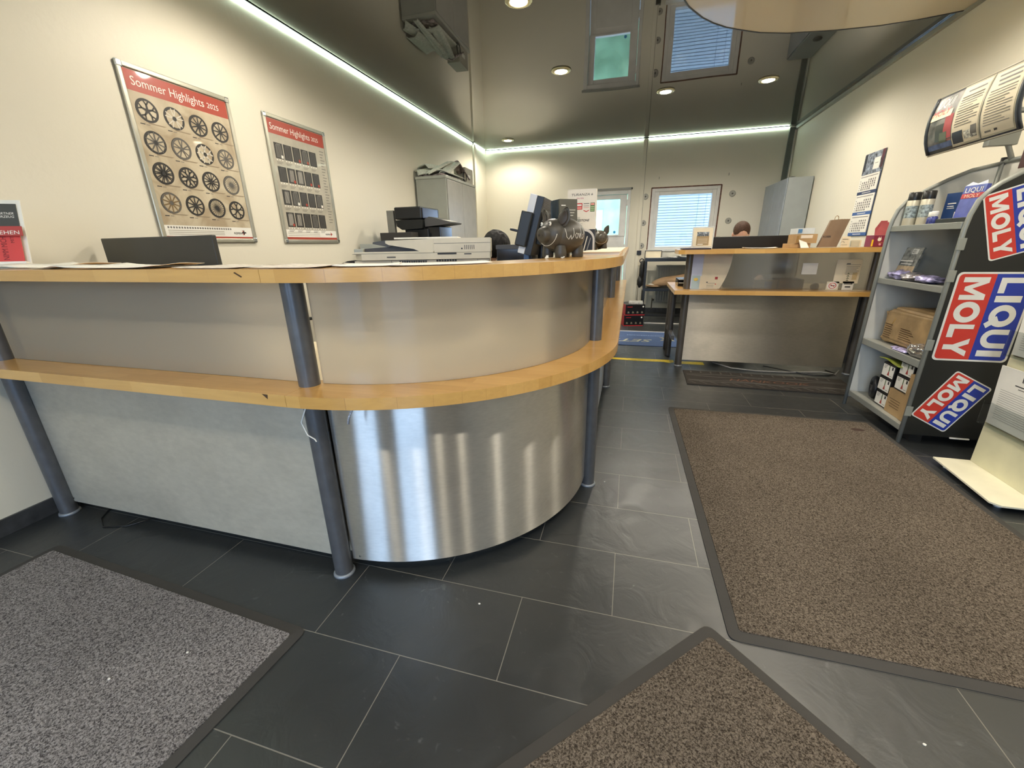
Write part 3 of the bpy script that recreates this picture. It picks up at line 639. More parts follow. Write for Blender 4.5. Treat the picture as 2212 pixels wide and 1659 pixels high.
def tower():
    t = thing('brochure_display', 'tall white tyre brochure display with red and green badges and black tyre picture', 'brochure display', (-.34, 3.0, Z1))
    B = FR((-.435, 3.0, Z1), (1, 0, 0), (0, 0, 1))
    b = MB(B); b.rect(0, .19, 0, .39, 0, WHITE); W3 = .19
    b = MB(B); b.box(0, .19, .14, .39, -.06, 0, mat('display_card', '#e6dfd2', .5)); b.box(0, .19, 0, .14, -.06, 0, mat('display_dark', '#2b2b2c', .5))
    b.text('TURANZA 6', .02, INK, .095, .35, .0006, 'CENTER', shear=.2, fit=.14); b.text('ENLITEN', .012, mat('display_magenta', '#b0406a', .5), .06, .33, .0006, shear=.2)
    b.rect(.045, .100, .265, .305, .0006, RED); b.rect(.05, .095, .287, .298, .0012, WHITE); b.rect(.05, .095, .27, .28, .0012, mat('pale_red', '#e8988c', .5))
    b.rect(.108, .145, .298, .303, .0006, INKG); b.rect(.108, .145, .285, .288, .0006, INKG); b.rect(.108, .145, .275, .277, .0006, RED); b.poly([(.108,.262),(.127,.254),(.145,.262),(.145,.257),(.127,.248),(.108,.257)], .0006, RED)
    b.rect(.153, .182, .25, .305, .0006, mat('badge_green', '#4c6a3c', .5)); b.rect(.156, .179, .29, .302, .0012, mat('pale_red'));
    for k in range(3): b.rect(.156, .179, .255+.011*k, .262+.011*k, .0012, mat('badge_pale', '#a9c08f', .5))
    b.text('BRIDGESTONE', .02, INK, .02, .19, .0006, shear=.3, bold=.02, fit=.13); b.text('Solutions for your journey', .007, INKG, .03, .175, .0006)
    b.build('card_body', t)
    return t
t = tower()
# tyre artwork as a flat shaped print on the lower front
B = FR((-.435, 3.0, Z1), (1, 0, 0), (0, 0, 1)); TY = mat('tyre_picture', '#232326', .4)
ap = MB(B); ap.prism([(.06,0),(.06,.06)]+[(.12+.07*cos(radians(a)), .07+.075*sin(radians(a))) for a in range(175, -1, -12)]+[(.19,0)], .0, .02, mat('tyre_print_edge', '#d8d2cc', .5))
ap.prism([(.066,0),(.066,.06)]+[(.12+.06*cos(radians(a)), .068+.06*sin(radians(a))) for a in range(175, -1, -12)]+[(.18,0)], .02, .022, TY)
for k, (a, c) in enumerate(((.085, CHALK), (.105, mat('tread_grey', '#8d8a85', .4)), (.128, CHALK), (.150, mat('tread_grey')))):
    ap.poly([(a-.012,.002),(a-.004,.002),(a+.018,.10-abs(a-.12)*.5),(a+.012,.10-abs(a-.12)*.5)], .0225, c)
ap.build('tyre_cutout', t)
for i, (y0, y1, x0, x1, l) in enumerate(((1.95, 2.45, -.22, -.05, 'clear sleeve with white sheets on the worktop right of the piggy bank'), (2.6, 3.3, -.2, -.055, 'white sheets lying on the worktop beside the brochure display'), (3.7, 4.3, -.22, -.06, 'white papers lying near the far end of the worktop'))):
    b = MB().box(x0, x1, y0, y1, Z1, Z1+.012-.004*i, WHITE).box(x0-.01, x1+.005, y0-.01, y1+.01, Z1+.012-.004*i, Z1+.014-.004*i, PAPER2)
    b.build('paper_stack', label=l, cat='papers', group='paper stacks on the long side of the counter')

# ------------------------------------------------------------------ black box and tilted screen behind the bend
t = thing('device_box', 'flat black device with recessed front standing behind the curved worktop', 'electronic device', (-.62, 2.4, .73))
b = MB(); b.box(-.725, -.52, 2.3, 2.5, 1.02, 1.17, BLACK); b.build('housing', t, .004)
b = MB(); b.box(-.715, -.53, 2.294, 2.3, 1.03, 1.145, BLACKG); b.box(-.725, -.52, 2.29, 2.3, 1.147, 1.168, DGREY); b.build('front_panel', t)
MB().box(-.565, -.535, 2.286, 2.294, 1.09, 1.142, mat('blue_reflection', '#53719c', .3)).build('blue_reflection', t, .003)  # blue reflection on the black front, put in as a coloured block
MB().box(-.70, -.545, 2.32, 2.48, .73, 1.02, BLACK).build('stand', t, .004)
t = thing('monitor', 'tilted black monitor seen from its side behind the piggy bank', 'monitor', (-.52, 2.4, .73))
B = T(-.535, 2.38, 1.12) @ RY(14.5) @ RZ(0)
b = MB(B); b.box(-.042, -.006, -.19, .21, .0, .29, mat('screen_side_silver', '#e2e4e8', .6)); b.build('bezel', t, .003)
b = MB(B); b.box(-.006, .03, -.185, .205, .0, .288, BLACK); b.box(.03, .05, -.12, .15, .06, .22, mat('monitor_back', '#26292a', .5)); b.box(.05, .056, -.04, .06, .09, .19, BLACK)
for k in range(6): b.box(.03, .033, -.17, .19, .235+.007*k, .238+.007*k, DGREY)
b.build('rear_shell', t, .006)
MB(B).box(-.062, -.003, -.215, -.05, .035, .205, mat('reader_black', '#2a2c2c', .4)).build('card_reader', t, .006)
MB(B).box(-.12, -.05, -.15, -.14, .095, .108, BLACK).build('lever', t, .004)
MB().cyl((-.50, 2.42, .73), (-.49, 2.42, 1.2), .022, BLACK).box(-.6, -.4, 2.32, 2.52, .73, .745, BLACK).build('stand', t)
# monitor on the left wing
t = thing('monitor', 'wide black monitor seen from behind on the straight left wing', 'monitor', (-2.0, 1.55, .73))
B = T(-2.26, 1.60, 0) @ RZ(-3)
scr = mat('monitor_back_satin', '#3d3d3a', .38)
b = MB(T(-2.163, 1.52, 0) @ RZ(-2)); b.box(-.37, .37, 0, .022, .90, 1.235, scr); b.build('screen_shell', t, .004)
b = MB(T(-2.163, 1.52, 0)); b.box(-.12, .12, -.03, .0, .92, 1.05, scr); b.build('rear_cover', t, .01)
MB().box(-2.19, -2.13, 1.50, 1.53, .745, .95, BLACK).box(-2.30, -2.02, 1.42, 1.62, .73, .745, BLACK).build('stand', t, .004)
# acrylic poster stand at the far left
t = thing('brochure_stand', 'acrylic stand with red and black flyers at the far left end of the worktop', 'brochure stand', (-2.2, 1.12, Z1))
B = T(-2.215, 1.09, Z1) @ RZ(38) @ RX(-16)
def plane3(B, w, h): return MB(B @ RX(90))
b = MB(B @ RX(90)); b.box(-.21, 0, 0, .255, -.004, 0, mat('stand_white', '#e9e6da', .4)); b.box(-.21, .0, 0, .018, 0, .03, mat('stand_white')); b.build('back_plate', t)
b = MB(B @ RX(90)); b.box(-.2, -.012, .135, .24, .001, .003, mat('flyer_black', '#43443f', .5))
b.text('PARTNER\nIHR FAHRZEUG', .012, WHITE, -.022, .200, .0036, 'RIGHT', shear=.2); b.build('flyer', t)
b = MB(B @ RX(90)); b.box(-.2, .002, .115, .150, .02, .024, mat('banner_red', '#b0443f', .4)); b.text('DREHEN', .020, WHITE, -.004, .120, .0246, 'RIGHT', fit=.085); b.text('N', .014, WHITE, -.095, .138, .0246, 'RIGHT'); b.build('banner', t)
b = MB(B @ RX(90)); b.box(-.088, -.012, .022, .118, .010, .013, mat('flyer_red', '#cc4540', .4))
b.text('NIMM MICH', .024, mat('flyer_dark_red', '#6a1818', .5), -.052, .028, .0136, rot=90, fit=.085); b.text('MIT', .015, mat('flyer_dark_red'), -.030, .09, .0136, rot=90); b.build('flyer', t, label='red flyer reading NIMM MICH MIT')
b = MB(B @ RX(90)); b.box(-.2, -.09, .0, .115, .008, .012, mat('flyer_photo', '#8fa0a8', .5, noise_amt=.9, noise_scale=60)); b.poly([(-.2,.02),(-.085,.02),(-.095,.035),(-.092,.055),(-.13,.07),(-.2,.07)], .0135, mat('flyer_yellow', '#f2d437', .4)); b.build('flyer', t, label='yellow and photo flyer')

# ------------------------------------------------------------------ copier behind the counter
t = thing('photocopier', 'large cream office photocopier standing behind the curved counter', 'photocopier', (-1.15, 2.5, 0), None)
def cpx(p): return -1.53+(p-780)*.00288
def cpz(p): return 1.213-(p-511)*.00235
Y0, Y1 = 2.2, 2.62
CM = T(-1.14, 2.2, 0) @ RZ(17) @ T(1.14, -2.2, 0)
b = MB(CM); b.box(cpx(783), cpx(1049), Y0+.02, Y1, .02, cpz(561), CREAM)
for k in range(12): b.box(cpx(871+4.6*k), cpx(874.2+4.6*k), Y0+.014, Y0+.021, cpz(567), cpz(562), INK)
for k in range(8): b.box(cpx(944+5.2*k), cpx(947.4+5.2*k), Y0+.014, Y0+.021, cpz(565), cpz(560.5), INK)
b.box(cpx(855), cpx(856), Y0+.018, Y0+.021, cpz(575), cpz(561), INKG); b.box(cpx(1025), cpx(1025.6), Y0+.018, Y0+.021, cpz(575), cpz(557), INKG)
b.build('body', t, .004)
b = MB(CM); b.prism([(cpx(782), Y0+.06), (cpx(800), Y0), (cpx(1051), Y0), (cpx(1051), Y1), (cpx(782), Y1)], cpz(559.5), cpz(545), CREAM)
b.box(cpx(849), cpx(866), Y0-.004, Y0, cpz(554), cpz(551.5), DGREY); b.box(cpx(948), cpx(985), Y0-.004, Y0+.001, cpz(548.5), cpz(545), INK); b.box(cpx(1000), cpx(1014), Y0-.003, Y0+.001, cpz(549.5), cpz(547), DGREY)
b.box(cpx(782), cpx(1051), Y0+.002, Y1, cpz(545.2), cpz(544.4), INKG); b.build('scanner', t, .003)
b = MB(CM); b.box(cpx(785), cpx(940), Y0+.01, Y1-.02, cpz(544.5), cpz(540.5), CREAM); b.build('lid', t, .002)
b = MB(CM); b.box(cpx(942), cpx(1052), Y0, Y1-.05, cpz(544.2), cpz(512), CREAM); b.box(cpx(942), cpx(1052), Y0-.001, Y0, cpz(524), cpz(523), INKG)
for k in range(6): b.box(cpx(1001+3.6*k), cpx(1002.3+3.6*k), Y0-.002, Y0+.001, cpz(538), cpz(528), INKG)
b.cyl((cpx(996), Y0-.002, cpz(536)), (cpx(996), Y0+.003, cpz(536)), .0045, INK, n=12); b.build('document_feeder', t, .004)
b = MB(CM @ FR((0, Y0+.03, 0), (1,0,0), (0,0,1))); P_ = [(944,512),(846,515.5),(846,521),(852,525),(875,530),(900,535),(912,541),(944,544)]
b.prism([(cpx(x), cpz(y)) for x, y in P_][::-1], -.36, 0, CREAM); b.build('feeder_arm', t, .003)
b = MB(CM @ FR((0, Y0+.05, 0), (1,0,0), (0,0,1))); b.prism([(cpx(x), cpz(y)) for x, y in [(846,514),(820,518),(819,522),(850,530),(860,526),(846,521)]][::-1], -.32, 0, DGREY); b.build('input_tray', t, .002)
b = MB(CM @ FR((0, Y0+.06, 0), (1,0,0), (0,0,1))); b.prism([(cpx(x), cpz(y)) for x, y in [(840,530),(865,527),(900,536),(910,540.5),(800,540.5),(801,533)]][::-1], -.32, 0, mat('tray_dark_grey', '#403e3e', .5)); b.build('output_tray', t)  # output tray in one even dark grey
b = MB(CM); b.box(cpx(783), cpx(801), Y0+.03, Y0+.2, cpz(541.5), cpz(533), GREYMET); b.build('paper_stop', t, .003)
b = MB(CM).box(cpx(858), cpx(985), Y0+.1, Y1-.1, cpz(511.5), cpz(508), WHITE); b.build('paper_stack', label='white paper stack lying on top of the cream photocopier', cat='papers')
# ------------------------------------------------------------------ rear counter
k2 = thing('service_counter', 'smaller straight service counter at the rear with steel front and beech tops', 'counter', (1.25, 4.2, 0))
TX0, TX1 = .42, 2.08
b = MB(); b.prism([(TX0-.02, 4.0), (TX0+.03, 3.98), (TX1, 3.98), (TX1, 4.36), (TX0-.02, 4.36)], 1.063, 1.099, WOOD); b.build('worktop', k2, .003)
b = MB(); b.prism([(.405, 4.06), (2.0, 4.06), (2.0, 4.28), (.505, 4.28), (.505, 4.92), (.405, 4.92)], .712, .748, WOOD); b.build('bag_shelf', k2, .003)
MB().box(.52, 1.93, 4.205, 4.211, .75, 1.062, SMOKE).build('upper_panel', k2)
STEEL2 = newmat('brushed_steel_rear', b_steel('#bfb9ad', .40, .62, (30, 30, 120), .9))
MB().box(.555, 1.90, 4.208, 4.212, .066, .711, STEEL2).build('front_panel', k2)
def post2(x, y, z1=1.063):
    o = MB().cyl((x, y, .004), (x, y, .712), .0325, POSTD, n=30).cyl((x, y, .748), (x, y, z1), .0325, POSTD, n=30).build('post', k2)
    MB().lathe([(.0327, .012), (.039, .006), (.0395, 0), (0, 0)], FOOT, 30, (x, y, 0)).build('foot_ring', o)
post2(.525, 4.225); post2(1.965, 4.235)
for x, y in ((.455, 4.60), (.455, 4.88)):
    o = MB().cyl((x, y, .004), (x, y, .70), .028, POSTD, n=24).build('post', k2)
MB().box(.44, .47, 4.26, 4.86, .25, .29, POSTD).build('cross_rail', k2)
MB().box(.60, 1.95, 4.40, 5.05, .70, .73, DESK).build('desk_top', k2)
MB().box(.60, 1.95, 4.24, 4.26, .10, .70, DGREY).build('inner_panel', k2)
for i, (z0, z1) in enumerate(((.7485, .785), (.786, .815))):
    b = MB(); b.box(.47, .58-.01*i, 4.46+.03*i, 4.72, z0, z1, BLACKG); b.box(.475, .57, 4.458+.03*i, 4.46+.03*i, z1-.008, z1-.002, WHITE)
    b.build('letter_tray', bevel=.003, label=['lower black letter tray on the ledge behind the left post of the rear counter', 'upper black letter tray behind the left post of the rear counter'][i], cat='tray', group='black trays behind the rear counter post')
# things on its top
ZT = 1.0995
def block(name, x0, x1, y0, y1, z0, z1, m, label, cat, group=None, bevel=.002, extra=None):
    b = MB(); b.box(x0, x1, y0, y1, z0, z1, m)
    if extra: extra(b)
    return b.build(name, bevel=bevel, label=label, cat=cat, group=group)
t = thing('picture_frame', 'white photo frame standing on the left end of the rear counter', 'picture frame', (.615, 4.25, ZT))
B = FR((.525, 4.24, ZT+.012), (1, 0, 0), (0, .08, 1))
b = MB(B); b.box(0, .178, 0, .178, -.012, 0, mat('frame_white', '#d5d5ce', .4)); b.build('frame', t)
b = MB(B); b.rect(.006, .172, .006, .172, .001, CHROME); b.rect(.009, .169, .009, .169, .0015, PAPER2); b.rect(.038, .142, .02, .10, .002, mat('print_brown', '#a08a66', .6)); b.rect(.04, .14, .10, .135, .002, mat('print_photo', '#8f98a0', .6, noise_amt=.9, noise_scale=70))
for q in range(6): b.rect(.044+.016*q, .052+.016*q, .098, .108+.01*(q % 3), .0026, mat('car_dark', '#23262c', .5))
for q in range(3): b.rect(.05, .13, .04+.016*q, .043+.016*q, .0026, PAPER2)
b.rect(.05, .095, .026, .032, .0026, WHITE); b.build('picture', t)
block('tray', .43, .66, 4.02, 4.2, ZT, ZT+.012, mat('dark_folder', '#2b2430', .4), 'flat dark folder on the left corner of the rear counter', 'folder')
t = thing('monitor', 'wide black monitor rising behind the rear counter before the seated man', 'monitor', (1.08, 4.55, .73))
MB(T(1.08, 4.52, 0) @ RZ(1.5)).box(-.33, .33, 0, .022, .86, 1.205, mat('black_screen_back', '#1c1a19', .35)).build('screen_shell', t, .004)
MB().box(1.0, 1.16, 4.55, 4.57, .74, 1.0, BLACK).box(.96, 1.2, 4.48, 4.7, .73, .742, BLACK).build('stand', t, .004)
MB(T(1.08, 4.50, 0)).box(-.10, .10, -.005, .02, .9, 1.02, BLACK).build('rear_cover', t, .008)
sheet([(.92,4.02),(1.16,4.0),(1.18,4.2),(.94,4.22)], ZT+.001, 'white sheet lying before the rear monitor', curl=.006)
block('cardboard_box', 1.29, 1.44, 4.15, 4.34, ZT, ZT+.035, CARD, 'flat open cardboard box at the bottom of the pile beside the rear monitor', 'box', 'cardboard boxes on the rear counter')
def ex(b): b.rect(0, 0, 0, 0, 0, CARD) if 0 else b.box(1.355, 1.44, 4.138, 4.14, ZT+.075, ZT+.10, mat('box_label', '#d9cfbf', .5)); b.box(1.325, 1.345, 4.139, 4.141, ZT+.04, ZT+.10, CARDT)
block('cardboard_box', 1.32, 1.475, 4.14, 4.33, ZT+.036, ZT+.108, CARD, 'brown box with white labels in the middle of the pile beside the rear monitor', 'box', 'cardboard boxes on the rear counter', extra=ex)
def ex(b): b.box(1.33, 1.36, 4.146, 4.149, ZT+.118, ZT+.148, mat('label_blue', '#4e7aa6', .4))
block('small_carton', 1.325, 1.45, 4.15, 4.32, ZT+.109, ZT+.155, mat('carton_pale', '#c8cfd2', .45), 'pale blue and white carton on top of the brown boxes', 'box', extra=ex)
def tf(u, v): return (1.345+.060*u-.015*v+.01, 4.10+.03*v, ZT+.001+.065*v*(1-.35*u))
b = MB().grid(tf, 6, 6, WHITE); b.build('receipt', label='crumpled white slip standing before the brown boxes on the rear counter', cat='paper slip')
# kraft bags leaning
def kraft(dx, label, first):
    t = thing('paper_bag', label, 'paper bag', (1.59+dx, 4.2, ZT), 'brown paper bags on the rear counter')
    A = [(1.497+dx, ZT+.003), (1.580+dx, ZT+.003), (1.634+dx, ZT+.218), (1.556+dx, ZT+.212)]
    KR = mat('kraft_paper', '#86705a', .7, noise_amt=.08)
    b = MB(FR((0, 4.16+.02*(dx*20), 0), (1, 0, 0), (0, 0, 1)))
    b.prism(A[::1], -.028, 0, KR)
    if first:
        b.text('KOSIER', .020, INK, 1.522+dx, ZT+.078, .0006, bold=.03, fit=.055)
        b.rect(1.522+dx, 1.577+dx, ZT+.070, ZT+.072, .0006, INKG)
    b.build('bag_body', t)
    if first:
        for q in (0, 1):
            MB().tube([(1.592+dx+.007*q+.013*cos(a), 4.162+.02*q, ZT+.207+.036*sin(a)**.5 if sin(a) > 0 else ZT+.207) for a in [radians(d) for d in range(180, -1, -15)]], .0022, mat('kraft_twist', '#9b815c', .7)).build('handle', t)
kraft(0, 'front brown paper bag with twisted handles leaning on the rear counter', True)
for q in (1, 2, 3): kraft(.021*q, ['', 'second brown paper bag leaning just behind the front one', 'third brown paper bag in the leaning row', 'rearmost brown paper bag in the leaning row'][q], False)
def ex(b):
    b.box(1.66, 1.70, 4.148, 4.15, ZT+.06, ZT+.064, INKG); b.box(1.66, 1.70, 4.148, 4.15, ZT+.018, ZT+.020, INKG)
    b.tube([(1.665+.012*cos(a), 4.148, ZT+.032+.014*sin(a)) for a in [radians(d) for d in range(0, 181, 20)]], .0012, INKG, 5)
block('card_stand', 1.655, 1.715, 4.15, 4.155, ZT, ZT+.082, PAPER2, 'small white standing card with arch drawing beside the paper bags', 'card', extra=ex)
block('card_holder', 1.73, 1.785, 4.15, 4.20, ZT, ZT+.05, ACRYL, 'small clear card holder on the right half of the rear counter', 'card holder')
for i in range(2):
    block('business_card', 1.733, 1.80, 4.16+.015*i, 4.163+.015*i, ZT+.004, ZT+.052+.004*i, PAPER2, ['cream card in front in the clear holder', 'cream card behind the front one in the clear holder'][i], 'card', 'cards in the clear holder', bevel=0)
def ex(b):
    b.box(1.85, 1.862, 4.115, 4.12, ZT+.004, ZT+.055, mat('yellow_edge', '#e2b92a', .5))
    b.text('', .01, WHITE)
block('folder_box', 1.862, 1.975, 4.12, 4.25, ZT, ZT+.088, mat('burgundy_box', '#7d2440', .4), 'burgundy brochure box with yellow edge at the right end of the rear counter', 'brochure box', extra=ex)
b = MB(FR((1.865, 4.119, ZT), (1,0,0), (0,0,1))); b.ell((.035,.055,0), (.013,.013,.002), WHITE, nu=12, nv=6); b.poly([(.024,.062),(.03,.078),(.033,.064),(.038,.064),(.041,.078),(.047,.062)], .001, WHITE); b.ell((.045,.018,0), (.009,.009,.002), mat('pink_dot', '#d98fa8', .5), nu=10, nv=6)
b.rect(.03,.06,.028,.031,.001, mat('gold_ink', '#c89a4a', .4)); b.build('emblem', [o for o in COL.objects if o.name.startswith('folder_box')][0])
for q in range(3):
    b = MB(); P_ = [(1.88+.012*q, 4.17+.025*q, ZT+.089), (1.985, 4.17+.025*q, ZT+.089), (1.985, 4.2+.025*q, ZT+.175+.012*q), (1.925+.008*q, 4.2+.025*q, ZT+.175+.012*q), (1.905, 4.185+.025*q, ZT+.14)]
    b.add(P_, [(0,1,2,3,4)], mat('pink_flyer', '#b4565c', .35)); o = b.build('flyer', label=['front', 'middle', 'rear'][q]+' red-pink flyer standing in the burgundy box', cat='flyer', group='flyers in the burgundy box')
    s_ = o.modifiers.new('s', 'SOLIDIFY'); s_.thickness = .001
# papers behind / on the clear panel of the rear counter
def onpanel(name, x0, x1, z0, z1, m, label, cat, y=4.2025, fn=None, group='papers fixed to the clear panel of the rear counter'):
    b = MB(FR((x0, y, z0), (1,0,0), (0,0,1))); b.box(0, x1-x0, 0, z1-z0, 0, .0008, m)
    if fn: fn(b)
    return b.build(name, label=label, cat=cat, group=group)
onpanel('note', 1.432, 1.545, .880, .973, WHITE, 'square white note stuck to the clear panel of the rear counter', 'note')
def f_(b):
    b.rect(.07, .175, .15, .153, .0012, INKG); b.rect(.072, .10, .155, .165, .0012, INKG)
    for q in range(6): b.rect(.075, .17-.01*(q % 3), .135-.012*q, .138-.012*q, .0012, INKG)
    for q in range(4): b.poly([(.10-.012,.02+.018*q),(.10+.012,.02+.018*q),(.10,.034+.018*q)], .0012, mat('grey_green', '#7d7d64', .6))
    b.rect(.13,.165,.03,.09,.0011, mat('tan_patch', '#c9b489', .6))
onpanel('notice', 1.68, 1.86, .806, 1.0, PAPER2, 'cream notice with small drawings on the right of the rear clear panel', 'notice', fn=f_)
def f_(b):
    b.prism([(.045+.04*cos(a*pi/12), .034+.033*sin(a*pi/12)) for a in range(24)], .0008, .0012, WHITE)
    b.tube([(.045+.026*cos(a*pi/10), .034+.023*sin(a*pi/10), .0018) for a in range(21)], .0026, RED, 5); b.tube([(.028,.046,.0018),(.062,.022,.0018)], .0022, RED, 5); b.box(.03,.062,.031,.037,.0012,.0018, INK)
onpanel('no_smoking_sticker', 1.638, 1.728, .752, .82, PAPER2, 'round no smoking sticker at the bottom of the rear clear panel', 'sticker', y=4.2025, fn=f_)
def f_(b): b.rect(.008,.07,.045,.055,.0012, INKG); b.rect(.02,.06,.02,.03,.0012, INK); b.rect(.06,.07,.05,.06,.0013, INK)
onpanel('small_label', 1.755, 1.835, .752, .822, WHITE, 'small white label right of the no smoking sticker', 'label', fn=f_)
def f_(b):
    b.rect(.0,.07,.0,.12,.0011, mat('voucher_blue', '#a9bfc6', .6)); b.ell((.035,.085,.001), (.02,.015,.0012), mat('voucher_yellow', '#e1c766', .6), nu=12, nv=6)
    b.rect(.195,.218,.085,.108,.0012, mat('voucher_red', '#a63838', .5)); b.rect(.13,.20,.05,.053,.0012, INKG); b.rect(.125,.14,.055,.065,.0012, INKG); b.rect(.2,.21,.04,.048,.0012, RED)
    for q in range(3): b.rect(.13,.19,.015+.01*q,.017+.01*q,.0012, INKG)
onpanel('voucher', .558, .783, .750, .866, PAPER2, 'leaflet with map colours and red square at the left of the rear clear panel', 'leaflet', fn=f_)
onpanel('white_sheet', .55, .64, .752, 1.06, mat('bluish_sheet', '#c3cbe2', .5), 'pale bluish sheet at the left end of the rear clear panel', 'paper', y=4.2035)
b = MB(); b.grid(lambda u, v: (.6405+u*(.235-.075*(1-v)**2), 4.2038-.0005*u, .752+v*.305), 8, 8, PAPER2); b.build('white_sheet', label='large cream sheet with curved right edge on the left of the rear clear panel', cat='paper')
def ex(b):
    b.box(1.19, 1.25, 4.298, 4.30, .735, .81, mat('pack_violet', '#7d78b0', .5))
block('sweet_pack', 1.11, 1.29, 4.30, 4.36, .731, .825, mat('pack_yellow', '#d7a850', .5), 'yellow and violet pack behind the rear clear panel', 'pack', extra=ex)
block('grey_binder', 1.30, 1.50, 4.30, 4.5, .731, .83, mat('binder_slate', '#5b5b70', .5), 'slate blue binder behind the rear clear panel', 'binder')
MB().ell((1.60, 4.33, .765), (.035, .03, .034), mat('tissue', '#e7ddd6', .7)).build('tissue_ball', label='pale crumpled ball behind the no smoking sticker', cat='tissue')
# office phone behind panel
t = thing('phone', 'dark desk phone blurred behind the rear clear panel', 'phone', (.98, 4.36, .731))
MB(T(.98, 4.36, .78) @ RX(-28)).box(-.12, .12, -.01, .05, -.02, .2, BLACK).build('base', t, .008)
MB(T(.90, 4.33, .80) @ RX(-28)).box(-.03, .03, -.04, 0, -.01, .2, BLACKG).build('handset', t, .012)
MB().tube([(1.06, 4.33, .82), (1.12, 4.32, .78), (1.2, 4.29, .745), (1.3, 4.285, .74)], .004, BLACK).build('cord', t)
# cables, tape, mats under it
tube_thing('cable', [(.85,4.3,.03),(1.0,4.19,.012),(1.2,4.15,.008),(1.45,4.16,.008),(1.62,4.2,.008),(1.75,4.22,.012),(1.85,4.17,.010),(1.90,4.24,.03)], .006, mat('cable_grey', '#8c8983', .5), 'light grey cable running under the steel front of the rear counter', 'cable', 'cables under the rear counter')
tube_thing('cable', [(1.3,4.3,.02),(1.5,4.20,.008),(1.66,4.12,.006),(1.78,4.13,.006),(1.86,4.19,.012),(1.8,4.26,.02)], .005, BLACK, 'black cable looping under the right end of the rear counter', 'cable', 'cables under the rear counter')
b = MB(); b.prism([(-.14,4.40),(.50,4.415),(.50,4.335),(.46,4.30),(.40,4.33),(.2,4.32),(-.02,4.33),(-.14,4.345)], .0005, .002, mat('yellow_tape', '#e8cc2a', .45, noise_amt=.12, noise_scale=40)); b.build('floor_tape', label='worn yellow warning tape on the floor between the two counters', cat='tape', group='yellow floor tape')
b = MB(); b.box(.57, .78, 4.29, 4.385, .0005, .002, mat('yellow_tape')); b.build('floor_tape', label='short yellow tape end under the corner of the rear counter', cat='tape', group='yellow floor tape')
t = thing('floor_mat', 'blue printed floor mat with upside down SET lettering in the rear passage', 'floor mat', (.2, 5.4, 0))
B = FR((.62, 5.82, 0), (-1, 0, 0), (0, -1, 0)); b = MB(B); b.box(0, .80, 0, .82, .001, .006, mat('mat_blue', '#40557c', .8, bump=.3)); b.box(0, .80, -.06, 0, .001, .005, mat('mat_pale_edge', '#a7a9b0', .6))
b.build('mat_base', t)
BT = mat('mat_print', '#a9a78f', .7); b = MB(B)
b.text('SET.', .20, BT, .28, .48, .0066, shear=.3, bold=.01, fit=.42)
for q in range(22): b.rect(.12+.022*q, .134+.022*q, .22, .22+.022+.006*(q % 2), .0064, mat('mat_print_blue', '#8fa0c0', .7))
b.poly([(.02,.3),(.12,.36),(.2,.30),(.14,.42),(.2,.52),(.1,.46),(.02,.52),(.06,.42)], .0066, mat('mat_print_tan', '#b5a878', .7)); b.build('print', t)
t = thing('floor_mat', 'dark brown tread pattern floor mat before the rear counter', 'floor mat', (1.15, 3.8, 0))
MTD = mat('mat_dark', '#2f2a25', .75, bump=.3); MTL = mat('mat_tread_line', '#55514a', .7); b = MB(T(1.17, 3.82, 0) @ RZ(-1.2)); b.box(-.62, .66, -.2, .22, .001, .007, MTD); b.build('mat_base', t)
b = MB(T(1.17, 3.82, 0) @ RZ(-1.2))
for q in range(14): b.box(-.58+.088*q, -.572+.088*q, -.185, -.10, .007, .009, MTL, L=T(-.58+.088*q, -.14, 0) @ RZ(38) @ T(.58-.088*q, .14, 0)); b.box(-.56+.085*q, -.548+.085*q, .15, .20, .007, .009, MTL)
for v0 in (-.09, -.06, .06, .11):
    b.tube([(-.6+1.24*k/24, v0+.014*sin(k*.55+v0*40), .0072) for k in range(25)], .0035, MTL, 5)
b.text('HANKOOK', .09, mat('mat_orange', '#6b4a38', .7), -.27, -.035, .0078, shear=.3, sx=1.1, bold=.01, fit=.62); b.build('print', t)

# ------------------------------------------------------------------ table, radiator, boxes by the rear wall
t = thing('utility_table', 'black metal shelf table under the rear window', 'table', (.6, 7.1, 0))
def bars(mb, m):
    for y in (6.90, 7.38):
        for x in (.235, 1.10): mb.box(x-.018, x+.018, y-.018, y+.018, .0, .955, m)
    return mb
for y in (6.90, 7.38):
    for x in (.235, 1.10): MB().box(x-.018, x+.018, y-.018, y+.018, 0, .935, BLACK).build('leg', t, .002)
MB().box(.215, 1.12, 6.88, 7.40, .885, .935, mat('table_top_dark', '#22262b', .3)).build('table_top', t, .003)
MB().box(.215, 1.12, 6.88, 7.40, .44, .485, mat('table_top_dark')).build('shelf', t, .003)
MB().box(.215, 1.12, 6.88, 6.91, .05, .085, BLACK).build('lower_rail', t, .002)
t = thing('radiator', 'white ribbed radiator on the rear wall below the window', 'radiator', (.85, YB-.06, .17))
RADM = mat('radiator_paint', '#b9b7ab', .4); b = MB(); b.box(.44, 1.28, YB-.09, YB-.03, .18, .79, RADM)
for q in range(21): b.box(.452+.04*q, .474+.04*q, YB-.102, YB-.09, .21, .76, RADM)
b.build('panel', t, .004); MB().box(.43, 1.29, YB-.105, YB-.025, .785, .80, RADM).build('grille', t, .002)
MB().cyl((.40, YB-.06, .22), (.45, YB-.06, .22), .016, mat('valve_dark', '#5b5349', .5)).cyl((.405, YB-.06, .06), (.405, YB-.06, .25), .010, mat('valve_dark')).build('valve', t)
